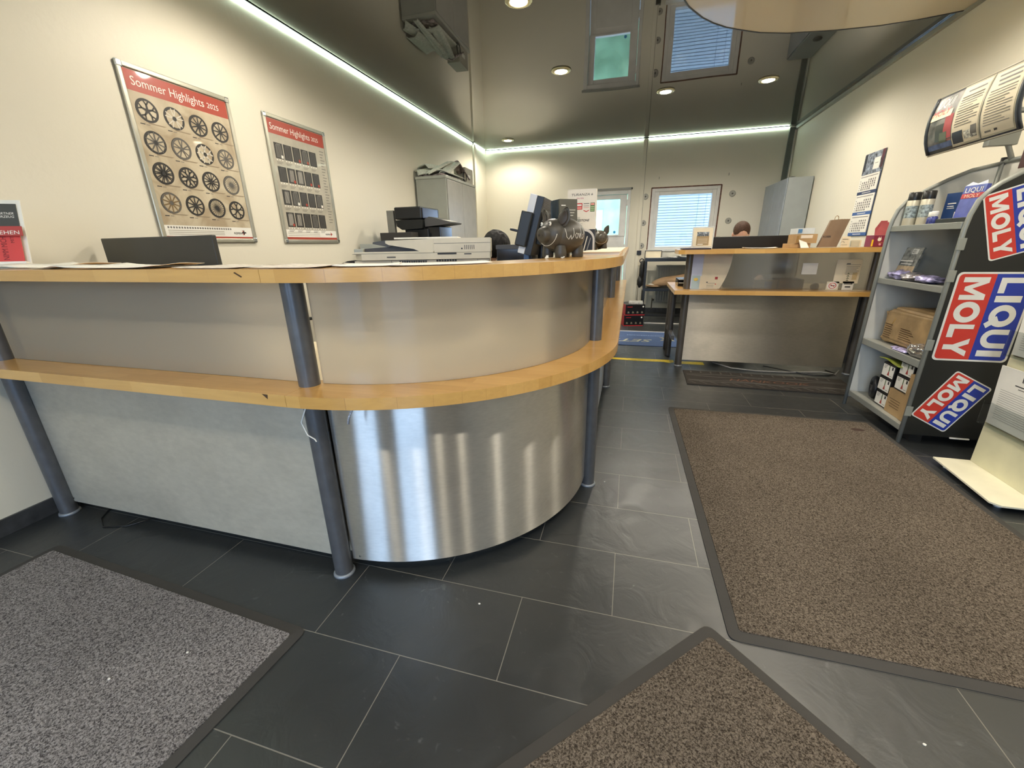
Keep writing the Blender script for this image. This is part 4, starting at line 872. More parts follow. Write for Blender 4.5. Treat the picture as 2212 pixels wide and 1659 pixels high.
block('desk_calendar', .22, .45, 7.02, 7.05, .936, 1.035, PAPER2, 'black framed cream card standing at the left end of the black table', 'card', extra=lambda b: (b.box(.212, .22, 7.015, 7.055, .936, 1.04, BLACK), b.box(.45, .458, 7.015, 7.055, .936, 1.04, BLACK), b.box(.212, .458, 7.015, 7.055, 1.035, 1.043, BLACK)))
block('desk_calendar', .465, .75, 7.06, 7.08, .936, 1.015, mat('grey_card', '#bfbdb2', .6), 'grey card standing behind the papers on the black table', 'card')
sheet([(.25,6.9),(.50,6.9),(.45,7.02),(.22,7.02)], .9365, 'white form at the left on the black table', curl=.001)
sheet([(.55,6.9),(.68,6.9),(.66,7.04),(.53,7.04)], .9365, 'bluish white form in the middle of the black table', curl=.01)
sheet([(.70,6.9),(.88,6.92),(.86,7.06),(.68,7.06)], .937, 'loose white slips at the right on the black table', curl=.02)
t = thing('paper_bag', 'large crumpled brown paper bag lying on the shelf of the black table', 'paper bag', (.55, 7.0, .486))
KB = mat('kraft_crumpled', '#94795a', .7, noise_amt=.2, bump=.4)
def kb(p, q):
    f = lambda a_: math.copysign(abs(a_)**.6, a_); n_ = noise.noise(Vector(p)*2.1+Vector((4, 1, 2)))*.018
    return Vector((f(p.x)*.30+n_, f(p.y)*.17, (f(p.z)*.10+n_)*(.42+.58*(p.x+1)/2) + .055*p.x))
MB().ell((.64, 7.05, .585), (1, 1, 1), KB, nu=44, nv=30, fn=kb).build('bag_body', t)
MB().ell((.385, 7.02, .512), (.13, .13, .024), KB, nu=24, nv=14).build('bag_fold', t)
MB().ell((.36, 6.99, .534), (.07, .08, .010), mat('bag_liner', '#cfc9ba', .6), nu=20, nv=12).build('bag_opening', t)
t = thing('gloves', 'black work gloves hanging from the left side of the black table', 'gloves', (.18, 6.95, .5))
b = MB(); b.ell((.178, 6.93, .74), (.035, .05, .15), BLACK, nu=20, nv=16, fn=lambda p, q: q*(1+.25*noise.noise(Vector(p)*3))); b.ell((.165, 6.93, .58), (.042, .05, .09), BLACK, nu=20, nv=14, fn=lambda p, q: q*(1+.2*noise.noise(Vector(p)*3)))
b.build('glove_body', t)
MB().tube([(.17+.03*cos(a), 6.93, .895+.03*sin(a)) for a in [radians(d) for d in range(0, 361, 24)]], .007, BLACK).build('cuff', t)
def bbox_(z, label, dx=0):
    t = thing('parts_box', label, 'box', (.11+dx, 6.42, z), 'black and red parts boxes')
    RB = T(.105, 6.27, 0) @ RZ(13) @ T(-.105, -6.27, 0)
    b = MB(RB); b.box(-.035+dx, .245+dx, 6.27, 6.60, z, z+.155, mat('box_black', '#121214', .35)); b.build('carton', t, .002)
    b = MB(RB @ FR((-.035+dx, 6.2695, z), (1,0,0), (0,0,1))); b.rect(0, .28, 0, .012, .0005, mat('box_red', '#b52a30', .4)); b.rect(.025, .10, .118, .126, .0008, mat('box_red'))
    b.prism([(.252+.011*cos(a*pi/8), .125+.011*sin(a*pi/8)) for a in range(16)], 0, .0008, WHITE)
    for q in range(4): b.poly([(.03+.065*q,.03),(.06+.065*q,.03),(.055+.065*q,.055),(.035+.065*q,.06)], .0008, mat('pad_picture', '#77705f', .5))
    b.build('print', t)
    MB(RB).box(-.0365+dx, -.0352+dx, 6.27, 6.60, z, z+.155, mat('box_red')).build('side_print', t)
bbox_(.0, 'lower black and red parts box on the floor beside the long counter'); bbox_(.156, 'upper black and red parts box stacked beside the long counter', .012)
block('document_pad', .02, .22, 6.30, 6.55, .312, .335, mat('mixed_print', '#a7a6a0', .5, noise_amt=.5, noise_scale=40), 'grey printed leaflets lying on the upper parts box', 'leaflets')
block('floor_strip', .26, .80, 6.5, 6.53, .0, .012, mat('strip_white', '#c9c8c2', .5), 'pale floor strip beside the parts boxes under the black table', 'strip')

# ------------------------------------------------------------------ tall locker right
t = thing('tall_cabinet', 'tall blue-grey metal cabinet in the rear right corner', 'cabinet', (2.02, 7.05, 0))
CABM = mat('cabinet_paint', '#9aa0a0', .32, .15, noise_amt=.04); CABD = mat('cabinet_door_paint', '#8b939c', .25, .2, noise_amt=.05)
MB().box(1.895, XR-.014, 6.60, 7.56, .03, 1.925, CABM).build('body', t, .003)
for q in (0, 1): MB().box(1.880, 1.894, 6.605+.478*q, 7.078+.478*q, .07, 1.915, CABD).build('door', t, .002)
MB().box(1.90, 2.15, 6.63, 7.5, 0, .03, BLACK).build('plinth', t)
MB().ell((2.02, 6.9, 1.945), (.05, .05, .022), BLACK).build('cap', label='small black object lying on top of the tall cabinet', cat='small object')
# ------------------------------------------------------------------ posters on the left wall
POSTBG = newmat('poster_backdrop', lambda m, nt, b, L: None)
def _pb(m):
    nt = m.node_tree; b = nt.nodes['Principled BSDF']; L = nt.links.new
    g = N(nt, 'NewGeometry'); n = N(nt, 'TexNoise', Scale=6.0, Detail=6.0, Distortion=1.0); L(g.outputs['Position'], n.inputs['Vector'])
    r = N(nt, 'ValToRGB'); r.color_ramp.elements[0].color = lin('#a8967a'); r.color_ramp.elements[1].color = lin('#cbbfa4'); r.color_ramp.elements[0].position = .35; r.color_ramp.elements[1].position = .65
    L(n.outputs['Fac'], r.inputs[0]); L(r.outputs[0], b.inputs['Base Color']); b.inputs['Roughness'].default_value = .3; b.inputs['Coat Weight'].default_value = .2
_pb(POSTBG)
PRED = mat('poster_red', '#a84636', .3, coat=.25); RIM = mat('rim_black', '#2e2c2a', .35); RIM2 = mat('rim_grey', '#5f5b55', .35); SILV = mat('rim_silver', '#cfc8b8', .35); SHAD = mat('soft_print', '#8f8068', .5)
def wheel(b, cu, cv, r, n, style, m, face):
    b.poly([(cu+r*1.5, cv-r*1.02), (cu-r*.2, cv-r*1.0), (cu-r*.2, cv-r*1.1), (cu+r*1.2, cv-r*1.12)], .0004, SHAD)
    def ring(r0, r1, h, mm, du=0, k=40):
        for i in range(k):
            a, c = 2*pi*i/k, 2*pi*(i+1)/k
            b.add([(cu+du+r0*cos(a), cv+r0*sin(a), h), (cu+du+r1*cos(a), cv+r1*sin(a), h), (cu+du+r1*cos(c), cv+r1*sin(c), h), (cu+du+r0*cos(c), cv+r0*sin(c), h)], [(0,1,2,3)], mm)
    ring(r*.82, r, .0006, RIM, -r*.05)
    ring(r*.80, r*.98, .0010, m)
    ring(0, r*.2, .0014, m)
    def bar(a0, r0, a1, r1, w, mm, h=.0012):
        p = Vector((cu+r0*cos(a0), cv+r0*sin(a0))); q = Vector((cu+r1*cos(a1), cv+r1*sin(a1))); d = (q-p).normalized(); e = Vector((-d.y, d.x))*w
        b.add([tuple(p-e)+(h,), tuple(q-e*.75)+(h,), tuple(q+e*.75)+(h,), tuple(p+e)+(h,)], [(0,1,2,3)], mm)
    for i in range(n):
        a = 2*pi*i/n + .3
        if style == 0: bar(a, r*.1, a, r*.9, r*.075, face)
        elif style == 1: bar(a, r*.1, a+.22, r*.9, r*.06, face); bar(a, r*.1, a-.22, r*.9, r*.06, face)
        elif style == 2: bar(a, r*.1, a, r*.5, r*.10, face); bar(a, r*.48, a+.3, r*.9, r*.07, face); bar(a, r*.48, a-.3, r*.9, r*.07, face)
        elif style == 3: bar(a, r*.1, a, r*.9, r*.03, face)
def poster(y0, y1, z0, z1, label):
    w, h = y1-y0, z1-z0
    t = thing('poster_frame', label, 'poster', (XL+.002, (y0+y1)/2, z0), 'framed wall posters')
    F = FR((XL+.002, y0, z0), (0,1,0), (0,0,1)); fw = .026
    b = MB(F)
    for a in ((0, fw, fw, h-fw), (w-fw, w, fw, h-fw), (fw, w-fw, 0, fw), (fw, w-fw, h-fw, h)): b.box(a[0], a[1], a[2], a[3], 0, .014, mat('snap_frame', '#b7b5a6', .3, .7))
    b.build('frame', t, .005, seg=3)
    for cu, cv in ((0,0),(1,0),(1,1),(0,1)):
        c = MB(F); c.box(cu*(w-.032)-.001, cu*(w-.032)+.033, cv*(h-.032)-.001, cv*(h-.032)+.033, -.001, .0155, CHROME); c.build('corner_cap', t, .007, seg=3)
    return t, F, w, h
t, F, w, h = poster(1.85, 2.49, 1.217, 2.092, 'framed summer poster with sixteen alloy wheels, left of two on the left wall')
b = MB(F @ T(0, 0, .006)); b.rect(.02, w-.02, .02, h-.02, 0, POSTBG); b.rect(.028, w-.028, h-.125, h-.03, .0003, PRED); b.rect(.028, w-.028, .028, .095, .0003, WHITE); b.rect(.028, w-.028, .026, .036, .0005, PRED)
b.text('Sommer Highlights', .060, WHITE, .055, h-.098, .0008, fit=.40); b.text('2025', .04, WHITE, .475, h-.095, .0008)
R = .057; st = [(5,2,RIM,RIM),(5,1,RIM,SILV),(10,0,RIM,RIM),(9,0,RIM,RIM),(10,0,RIM,RIM2),(5,1,RIM2,RIM2),(5,2,RIM,SILV),(10,0,RIM2,RIM2),(10,1,RIM,RIM),(7,2,RIM,RIM),(7,1,RIM,RIM),(22,3,RIM2,RIM2),(10,0,RIM2,mat('rim_bronze','#7c6646',.35)),(10,0,RIM,RIM),(22,3,RIM,RIM),(5,2,RIM,RIM)]
for i in range(16):
    r_, c = divmod(i, 4); n_, s_, m_, f_ = st[i]; cu = .105+.142*c; cv = h-.205-.152*r_-.004*c
    wheel(b, cu, cv, R, n_, s_, m_, f_); b.rect(cu-.055, cu-.03, cv-R*1.25, cv-R*1.17, .0006, INK); b.rect(cu-.025, cu-.005, cv-R*1.25, cv-R*1.2, .0006, INKG)
for q in range(26): b.rect(.045+.016*q, .055+.016*q, .078, .088, .0006, INKG)
for q in range(3): b.rect(.045, .40, .045+.01*q, .049+.01*q, .0006, mat('fine_print', '#a59f90', .5))
b.text('REIFEN', .018, INK, .47, .052, .0007, bold=.02, fit=.06); b.poly([(.535,.045),(.56,.062),(.535,.08),(.54,.066),(.528,.062),(.54,.058)], .0008, PRED); b.rect(.532,.565,.058,.066,.0009, INK); b.rect(.545,.552,.048,.078,.0009, INK)
b.build('print', t)
t, F, w, h = poster(2.75, 3.39, 1.212, 2.09, 'framed summer poster with rows of tyre pictures, right of two on the left wall')
b = MB(F @ T(0, 0, .006)); b.rect(.02, w-.02, .02, h-.02, 0, mat('poster_grey', '#b3ad9c', .3, coat=.25, noise_amt=.12)); b.rect(.028, w-.028, h-.125, h-.03, .0003, PRED); b.rect(.028, w-.028, .028, .10, .0003, WHITE); b.rect(.028, w-.028, .028, .045, .0005, PRED)
b.text('Sommer Highlights', .060, WHITE, .05, h-.098, .0008, fit=.40); b.text('2025', .04, WHITE, .47, h-.095, .0008)
TG = mat('tyre_grey', '#34322f', .4); TG2 = mat('tyre_mid', '#6d6a64', .4); TGL = mat('tyre_light', '#b9b4a8', .4)
for r_ in range(4):
    for c in range(5):
        u = .06+.089*c; v = h-.285-.158*r_
        b.rect(u, u+.08, v, v+.105, .0005, TG)
        pts = [(u+.012, v+.008), (u+.016, v+.09), (u+.03, v+.1), (u+.064, v+.1), (u+.07, v+.05), (u+.066, v+.008)]
        b.poly(pts, .0008, mat('tyre_tread', '#4d4b47', .4) if (r_+c) % 3 else TG2)
        for q in range(4): b.poly([(u+.02+.011*q, v+.012), (u+.024+.011*q, v+.012), (u+.03+.010*q, v+.092), (u+.026+.010*q, v+.092)], .0011, TGL if (r_*5+c) in (6,7,10,15,16) else TG)
        if (r_*5+c) in (2,3,6,8,9,12,15): b.prism([(u+.062+.011*cos(a*pi/6), v+.015+.011*sin(a*pi/6)) for a in range(12)], .001, .0014, PRED)
        if (r_*5+c) in (0,11,14): b.rect(u+.055, u+.075, v+.005, v+.025, .0013, WHITE)
        for q in range(3): b.rect(u+.004+.026*q, u+.016+.026*q, v-.012, v-.005, .0008, WHITE)
        for q in range(2): b.rect(u+.004, u+.06-.012*q, v-.026-.009*q, v-.023-.009*q, .0006, INKG)
for q in range(26): b.rect(w-.095, w-.045-.01*(q % 3), h-.16-.022*q, h-.155-.022*q, .0006, INKG)
for q in range(3): b.rect(.045, .40, .055+.012*q, .059+.012*q, .0006, mat('fine_print'))
b.text('REIFEN', .018, INK, .47, .064, .0007, bold=.02, fit=.06); b.poly([(.535,.055),(.56,.072),(.535,.09),(.54,.076),(.528,.072),(.54,.068)], .0008, PRED)
b.build('print', t)

# ------------------------------------------------------------------ grey cupboard, newspapers, printer
t = thing('metal_cupboard', 'tall grey two door metal cupboard against the left wall', 'cupboard', (-2.36, 5.43, 0))
MB().box(XL+.03, -2.155, 4.93, 5.93, 0, 1.925, GREYMET).build('body', t, .003)
MB().box(XL+.028, -2.148, 4.925, 5.935, 1.925, 1.955, mat('rim_grey_paint', '#a9a99e', .35, .1)).build('top_rim', t, .003)
for q in (0, 1): MB().box(-2.154, -2.145, 4.955+.478*q, 5.427+.478*q, .08, 1.915, mat('door_grey', '#a3a198', .35, .1)).build('door', t, .003)
block('carton', -2.33, -2.17, 5.62, 5.9, 1.956, 2.14, mat('carton_grey', '#a8a393', .6), 'small grey carton on the rear end of the grey cupboard', 'box', extra=lambda b: b.box(-2.169, -2.168, 5.7, 5.8, 2.02, 2.06, WHITE))
NP = mat('newspaper', '#c3c3b4', .7, noise_amt=.2, noise_scale=70); NP2 = mat('newspaper_photo', '#8a7a78', .6, noise_amt=.9, noise_scale=25)
def news(pts, z, amp, ph, label, m=NP, th=.012):
    a, b_, c, d = [Vector((p[0], p[1], z+(p[2] if len(p) > 2 else 0))) for p in pts]
    def fn(u, v):
        p = (a*(1-u)+b_*u)*(1-v)+(d*(1-u)+c*u)*v
        return (p.x, p.y, p.z + amp*sin(pi*u)*(.6+.4*sin(3*v+ph)) + .008*sin(9*u+ph))
    o = MB().grid(fn, 14, 8, m).build('newspaper', label=label, cat='newspaper', group='newspapers heaped on the grey cupboard')
    s_ = o.modifiers.new('s', 'SOLIDIFY'); s_.thickness = th; s_.offset = 1; return o
news([(-2.55,5.0),(-2.2,4.98),(-2.2,5.5),(-2.55,5.5)], 1.957, .004, 0, 'flat dark newspaper at the bottom of the heap on the cupboard', NP2, .02)
news([(-2.5,5.0,.03),(-2.17,5.05,.03),(-2.17,5.6,.03),(-2.5,5.55,.03)], 1.965, .03, 1, 'pale folded newspaper in the middle of the heap on the cupboard')
news([(-2.56,4.97,.01),(-2.50,4.92,-.03),(-2.28,5.25,.08),(-2.36,5.35,.10)], 2.0, .03, 2, 'rolled white newspaper slanting from the near corner of the cupboard')
news([(-2.40,4.93,-.035),(-2.36,4.92,-.035),(-2.22,5.3,.14),(-2.30,5.35,.15)], 2.0, .02, .4, 'narrow white newspaper strip rising towards the top of the heap')
news([(-2.28,5.05,.0),(-2.17,5.1,.0),(-2.17,5.45,.16),(-2.28,5.4,.17)], 1.99, .02, .4, 'newspaper leaning as a ridge at the top of the heap')
news([(-2.27,5.42,.17),(-2.165,5.44,.16),(-2.16,5.75,.02),(-2.28,5.7,.02)], 1.985, .03, 1.4, 'newspaper with reddish photo sloping down the far side of the heap', NP2)
news([(-2.56,5.05,.05),(-2.40,5.0,.05),(-2.30,5.3,.08),(-2.5,5.4,.09)], 2.0, .045, .9, 'crumpled pale newspaper by the wall on the heap')
MB().tube([(-2.17, 5.60+.05*cos(a), 2.02+.06*sin(a)) for a in [radians(d) for d in range(0, 361, 20)]], .008, BLACK).build('cable_coil', label='black cable loop beside the newspapers on the cupboard', cat='cable')
block('sideboard', -2.54, -1.80, 3.66, 4.30, 0, 1.20, LGREY, 'light grey sideboard under the black printer by the left wall', 'sideboard')
t = thing('printer', 'black office printer with output tray by the left wall', 'printer', (-2.1, 4.05, 1.2))
b = MB(); b.box(-2.245, -1.955, 3.85, 4.25, 1.42, 1.532, BLACK); b.build('scanner_lid', t, .012)
b = MB(FR((0, 3.86, 0), (1,0,0), (0,0,1))); b.prism([(-2.24,1.415),(-2.235,1.36),(-2.18,1.325),(-1.96,1.335),(-1.95,1.415)], -.38, 0, mat('printer_black', '#191a18', .3)); b.build('body', t, .006)
b = MB(); b.box(-2.17, -1.92, 3.9, 4.22, 1.24, 1.33, BLACK); b.box(-2.0, -1.80, 3.92, 4.2, 1.20, 1.35, BLACKG); b.build('base', t, .006)
b = MB(); b.box(-1.955, -1.945, 3.87, 4.2, 1.425, 1.52, mat('bluish_black', '#3b4152', .2)); b.build('control_panel', t, .004)
b = MB(FR((0, 3.9, 0), (1,0,0), (0,0,1))); b.prism([(-1.95,1.42),(-1.90,1.44),(-1.68,1.385),(-1.685,1.372),(-1.80,1.36),(-1.95,1.35)], -.28, 0, DGREY); b.build('output_tray', t, .004)
MB(FR((0, 3.95, 0), (1,0,0), (0,0,1))).prism([(-1.93,1.436),(-1.92,1.44),(-1.71,1.396),(-1.712,1.392)], -.2, 0, WHITE).build('paper', t)
block('folder', -2.335, -2.26, 3.86, 3.90, 1.201, 1.505, mat('folder_grey', '#77756c', .6), 'grey folder standing left of the black printer', 'folder')
block('paper_tray', -2.33, -2.0, 3.70, 3.84, 1.201, 1.298, mat('tray_dark', '#35322f', .5), 'low dark tray in front of the black printer', 'tray')

# ------------------------------------------------------------------ people (bodies grown as one surface)
def grow(name, mb, voxel, m, parent=None, smooth=2, fn=None, **kw):
    me = bpy.data.meshes.new('raw'); me.from_pydata(mb.v, [], mb.f); me.update()
    o = bpy.data.objects.new('raw', me); COL.objects.link(o)
    r = o.modifiers.new('r', 'REMESH'); r.mode = 'VOXEL'; r.voxel_size = voxel; r.use_smooth_shade = True
    s_ = o.modifiers.new('s', 'SMOOTH'); s_.factor = .5; s_.iterations = smooth
    dg = bpy.context.evaluated_depsgraph_get(); dg.update(); e = o.evaluated_get(dg)
    em = e.to_mesh(); vs = [v.co.copy() for v in em.vertices]; fs = [tuple(p.vertices) for p in em.polygons]; e.to_mesh_clear()
    bpy.data.objects.remove(o); bpy.data.meshes.remove(me)
    if fn: vs = [fn(v) for v in vs]
    n = MB(); n.add(vs, fs, m, True); return n.build(name, parent, **kw)
def limb(mb, pts, rs, m):
    P_ = [Vector(p) for p in pts]
    Q = []; RR = []
    for i in range(len(P_)-1):
        for k in range(5): f = k/5; Q.append(P_[i]*(1-f)+P_[i+1]*f); RR.append(rs[i]*(1-f)+rs[i+1]*f)
    Q.append(P_[-1]); RR.append(rs[-1])
    mb.tube(Q, RR, m, 14)
    for p, r in zip(P_, rs): mb.ell(p, (r, r, r), m, nu=14, nv=10)
def hand(mb, wrist, d, up, side, m, curl=.5):
    w = Vector(wrist); d = Vector(d).normalized(); up = Vector(up); up = (up-d*up.dot(d)).normalized(); s = d.cross(up)*side
    F_ = Matrix((s, d, up)).transposed()
    mb.ell(w+d*.05, (.041, .055, .016), m, L=F_.to_4x4(), nu=18, nv=12)
    for k, (off, ln) in enumerate(((-.030, .070), (-.010, .080), (.010, .075), (.029, .058))):
        p0 = w+s*off+d*.088; p1 = p0+(d*(1-.2*curl)-up*.25*curl)*ln*.45; p2 = p1+(d*.75-up*.6*curl)*ln*.32; p3 = p2+(d*.5-up*.9*curl)*ln*.25
        mb.tube([p0-d*.02, p0, p1, p2, p3], [.0095, .0095, .0088, .008, .0065], m, 10); mb.ell(p3, (.0065,)*3, m, nu=10, nv=8)
    b0 = w+d*.025-s*.032; b1 = b0-s*.026+d*.026-up*.008; b2 = b1-s*.008+d*.03-up*.008
    mb.tube([b0, b1, b2], [.013, .0105, .008], m, 10); mb.ell(b2, (.008,)*3, m, nu=10, nv=8)
def seated(t, hx, hy, face, headtilt, skin, shirt, trous, lean, hand_z, hc):
    """hx, hy hips; face = rotation about z so that local -Y is forward"""
    B = T(hx, hy, 0) @ RZ(face)
    V = lambda x, y, z: B @ Vector((x, y, z))
    hip, chest, neck = (0, 0, .56), (0, -.10*lean, .86), (0, -.21*lean, 1.04)
    sk = MB()
    shl, shr = (-.185, -.14*lean, 1.0), (.185, -.14*lean, 1.0)
    H = B @ T(*hc) @ RX(headtilt)
    sk.ell(V(0, 0, .58), (.16, .12, .14), shirt, L=B); sk.ell(V(0, -.05*lean, .74), (.145, .105, .15), shirt, L=B); sk.ell(V(*chest), (.17, .115, .17), shirt, L=B)
    limb(sk, [V(-.1, -.14*lean, .99), V(*neck), H @ Vector((0, .02, -.07))], [.06, .056, .055], skin)
    limb(sk, [V(-.12, -.13*lean, .99), V(.12, -.13*lean, .99)], [.07, .07], skin)
    arms = []
    for s, sh in ((-1, shl), (1, shr)):
        el = (s*.25, -.20-.12*lean, .80); wr = (s*.13, -.42-.1*lean, hand_z)
        arms.append((V(*sh), V(*el), V(*wr))); limb(sk, arms[-1], [.058, .042, .028], skin)
        hand(sk, V(*wr), B.to_3x3() @ Vector((-s*.25, -1, -.05)), B.to_3x3() @ Vector((0, 0, 1)), s, skin)
        limb(sk, [V(s*.09, .0, .54), V(s*.11, -.44, .53), V(s*.11, -.40, .10)], [.085, .058, .042], skin)
        limb(sk, [V(s*.11, -.38, .07), V(s*.12, -.56, .045)], [.045, .03], skin)
    sk.ell(H @ Vector((0, .012, .03)), (.074, .094, .088), skin, L=H, nu=32, nv=24)
    sk.ell(H @ Vector((0, -.025, -.045)), (.056, .062, .062), skin, L=H); sk.ell(H @ Vector((0, -.058, -.085)), (.026, .024, .02), skin, L=H)
    sk.tube([H @ Vector(p) for p in ((0, -.082, .012), (0, -.098, -.008), (0, -.110, -.030))], [.008, .0105, .015], skin, 12); sk.ell(H @ Vector((0, -.100, -.036)), (.017, .012, .009), skin, L=H)
    sk.ell(H @ Vector((0, -.080, .022)), (.052, .014, .009), skin, L=H)
    for s in (-1, 1):
        sk.ell(H @ Vector((s*.076, .012, -.008)), (.010, .019, .031), skin, L=H); sk.ell(H @ Vector((s*.035, -.066, -.022)), (.02, .018, .018), skin, L=H)
    sk.ell(H @ Vector((0, -.088, -.058)), (.023, .009, .006), skin, L=H); sk.ell(H @ Vector((0, -.086, -.068)), (.02, .009, .006), skin, L=H)
    grow('body', sk, .0062, skin, t)
    for s in (-1, 1):
        e = MB(H @ T(s*.031, -.078, .0)); e.ell((0, 0, 0), (.011, .010, .008), mat('eye_white'), nu=14, nv=10); e.ell((0, -.008, 0), (.0045, .003, .0045), INK, nu=10, nv=6); e.build('eye', t)
    sh = MB(); sh.ell(V(0, 0, .59), (.175, .135, .16), shirt, L=B); sh.ell(V(0, -.05*lean, .74), (.162, .122, .17), shirt, L=B); sh.ell(V(*chest), (.188, .132, .175), shirt, L=B)
    limb(sh, [V(-.15, -.14*lean, .995), V(.15, -.14*lean, .995)], [.082, .082], shirt); limb(sh, [V(0, -.15*lean, 1.0), V(*neck)], [.08, .066], shirt)
    for a in arms: limb(sh, [a[0], a[1], a[1].lerp(a[2], .25)], [.072, .058, .052], shirt)
    grow('shirt', sh, .009, shirt, t)
    tr_ = MB(); tr_.ell(V(0, .01, .54), (.18, .145, .11), trous, L=B)
    for s in (-1, 1): limb(tr_, [V(s*.09, .0, .54), V(s*.11, -.44, .535), V(s*.11, -.40, .09)], [.100, .074, .060], trous)
    grow('trousers', tr_, .01, trous, t)
    for s in (-1, 1):
        so = MB(); limb(so, [V(s*.11, -.37, .055), V(s*.12, -.50, .045), V(s*.125, -.60, .038)], [.052, .045, .034], BLACK); grow('shoe', so, .008, mat('shoe_leather', '#1c1a19', .4), t, fn=lambda v: Vector((v.x, v.y, max(v.z, .0))))
    return H, V
SKIN = mat('skin', '#cda088', .5, noise_amt=.05, noise_scale=30); SKIN.node_tree.nodes['Principled BSDF'].inputs['Subsurface Weight'].default_value = .08
def chair(x, y, rz, label, topz=1.06):
    t = thing('office_chair', label, 'office chair', (x, y, 0)); B = T(x, y, 0) @ RZ(rz)
    MB(B).box(-.24, .24, -.24, .22, .41, .47, mat('chair_fabric', '#202022', .8)).build('seat', t, .025, seg=3)
    b = MB(B); hw = .22; pts = [(-hw, .55)] + [(hw*cos(a)*-1, topz-.16+.16*sin(a)) for a in [radians(d) for d in range(0, 181, 15)]] + [(hw, .55)]
    b.M = B @ T(0, .27, 0) @ RX(90); b.prism(pts[::-1], -.03, .03, mat('chair_fabric')); b.build('backrest', t, .015, seg=3)
    MB(B).cyl((0, 0, .1), (0, 0, .42), .028, BLACK).tube([(0, .15, .42), (0, .29, .45), (0, .31, .7)], .02, BLACK).build('column', t)
    b = MB(B)
    for k in range(5): a = 2*pi*k/5; b.tube([(0, 0, .11), (.28*cos(a), .28*sin(a), .065)], [.025, .015], BLACK, 8)
    b.build('base', t)
    for k in range(5): a = 2*pi*k/5; MB(B).cyl((.28*cos(a)-.012, .28*sin(a), .03), (.28*cos(a)+.012, .28*sin(a), .03), .03, BLACK).build('caster', t)
    for s in (-1, 1): MB(B).tube([(s*.26, .1, .45), (s*.28, .1, .64), (s*.28, -.1, .66)], .014, BLACK).build('armrest', t)
t = thing('person', 'man with short brown hair, head bowed, seated behind the black rear monitor', 'person', (1.10, 5.28, 0))
H, V = seated(t, 1.10, 5.30, 0, 38, SKIN, mat('shirt_black', '#26262a', .8), mat('trousers_dark', '#2b2d36', .8), 1.0, .775, (0, -.235, 1.225))
hm = MB(); hm.ell(H @ Vector((0, .02, .042)), (.0800, .096, .086), SKIN, L=H, nu=40, nv=30)
HAIRB = newmat('brown_hair', lambda m, nt, b, L: None)
def _hair(m, c1, c2, sc, inv, strength=.8):
    nt = m.node_tree; b = nt.nodes['Principled BSDF']; L = nt.links.new
    g = N(nt, 'NewGeometry'); mp = N(nt, 'Mapping'); mp.inputs['Scale'].default_value = sc; L(g.outputs['Position'], mp.inputs['Vector'])
    n = N(nt, 'TexNoise', Scale=1.0, Detail=4.0, Distortion=.4); L(mp.outputs[0], n.inputs['Vector']); r = N(nt, 'ValToRGB')
    r.color_ramp.elements[0].color = lin(c1); r.color_ramp.elements[1].color = lin(c2); r.color_ramp.elements[0].position = .35; r.color_ramp.elements[1].position = .7
    L(n.outputs['Fac'], r.inputs[0]); L(r.outputs[0], b.inputs['Base Color']); b.inputs['Roughness'].default_value = .65; b.inputs['Specular IOR Level'].default_value = .25
    bp = N(nt, 'Bump', Strength=strength, Distance=.003); L(n.outputs['Fac'], bp.inputs['Height']); L(bp.outputs[0], b.inputs['Normal'])
_hair(HAIRB, '#2a1c14', '#5a3f2e', (260, 260, 60), 0)
def hairfn(v):
    l = H.inverted() @ v
    if l.y < -.06 + .4*max(0, .05-l.z): k = .93
    elif l.z < -.02: k = .93
    else: k = 1.0
    return H @ Vector((l.x*k, l.y*k, l.z if k == 1 else l.z*k+.0))
grow('hair', hm, .005, HAIRB, t, fn=hairfn)
chair(1.10, 5.33, 0, 'black office chair under the seated man behind the rear counter', .95)
t = thing('person', 'person with black hair, seated with bowed head beside the copier', 'person', (-1.125, 2.975, 0))
H, V = seated(t, -1.125, 2.975, 60, 48, SKIN, mat('jumper_black', '#1b1b1c', .85), mat('trousers_dark'), 1.0, .64, (0, -.25, 1.125))
HAIRK = newmat('black_hair', lambda m, nt, b, L: None); _hair(HAIRK, '#050505', '#1c1918', (150, 150, 18), 0, 1.0)
hm = MB(); hm.ell(H @ Vector((0, .02, .045)), (.092, .104, .092), SKIN, L=H, nu=40, nv=30)
for s in (-1, 1): limb(hm, [H @ Vector((s*.08, .02, .03)), H @ Vector((s*.088, -.01, -.06)), H @ Vector((s*.085, -.015, -.16))], [.03, .03, .022], SKIN)
hm.ell(H @ Vector((0, .07, -.06)), (.085, .045, .11), SKIN, L=H)
grow('hair', hm, .005, HAIRK, t, fn=lambda v: v + Vector((0, 0, 1))*0 + (v-H.translation).normalized()*.006*noise.noise(Vector((v.x*60, v.y*60, v.z*12))))
chair(-1.151, 2.99, 60, 'black office chair under the person with black hair', .92)
chair(-2.10, 2.68, 0, 'black office chair whose rounded back shows left of the copier', 1.075)
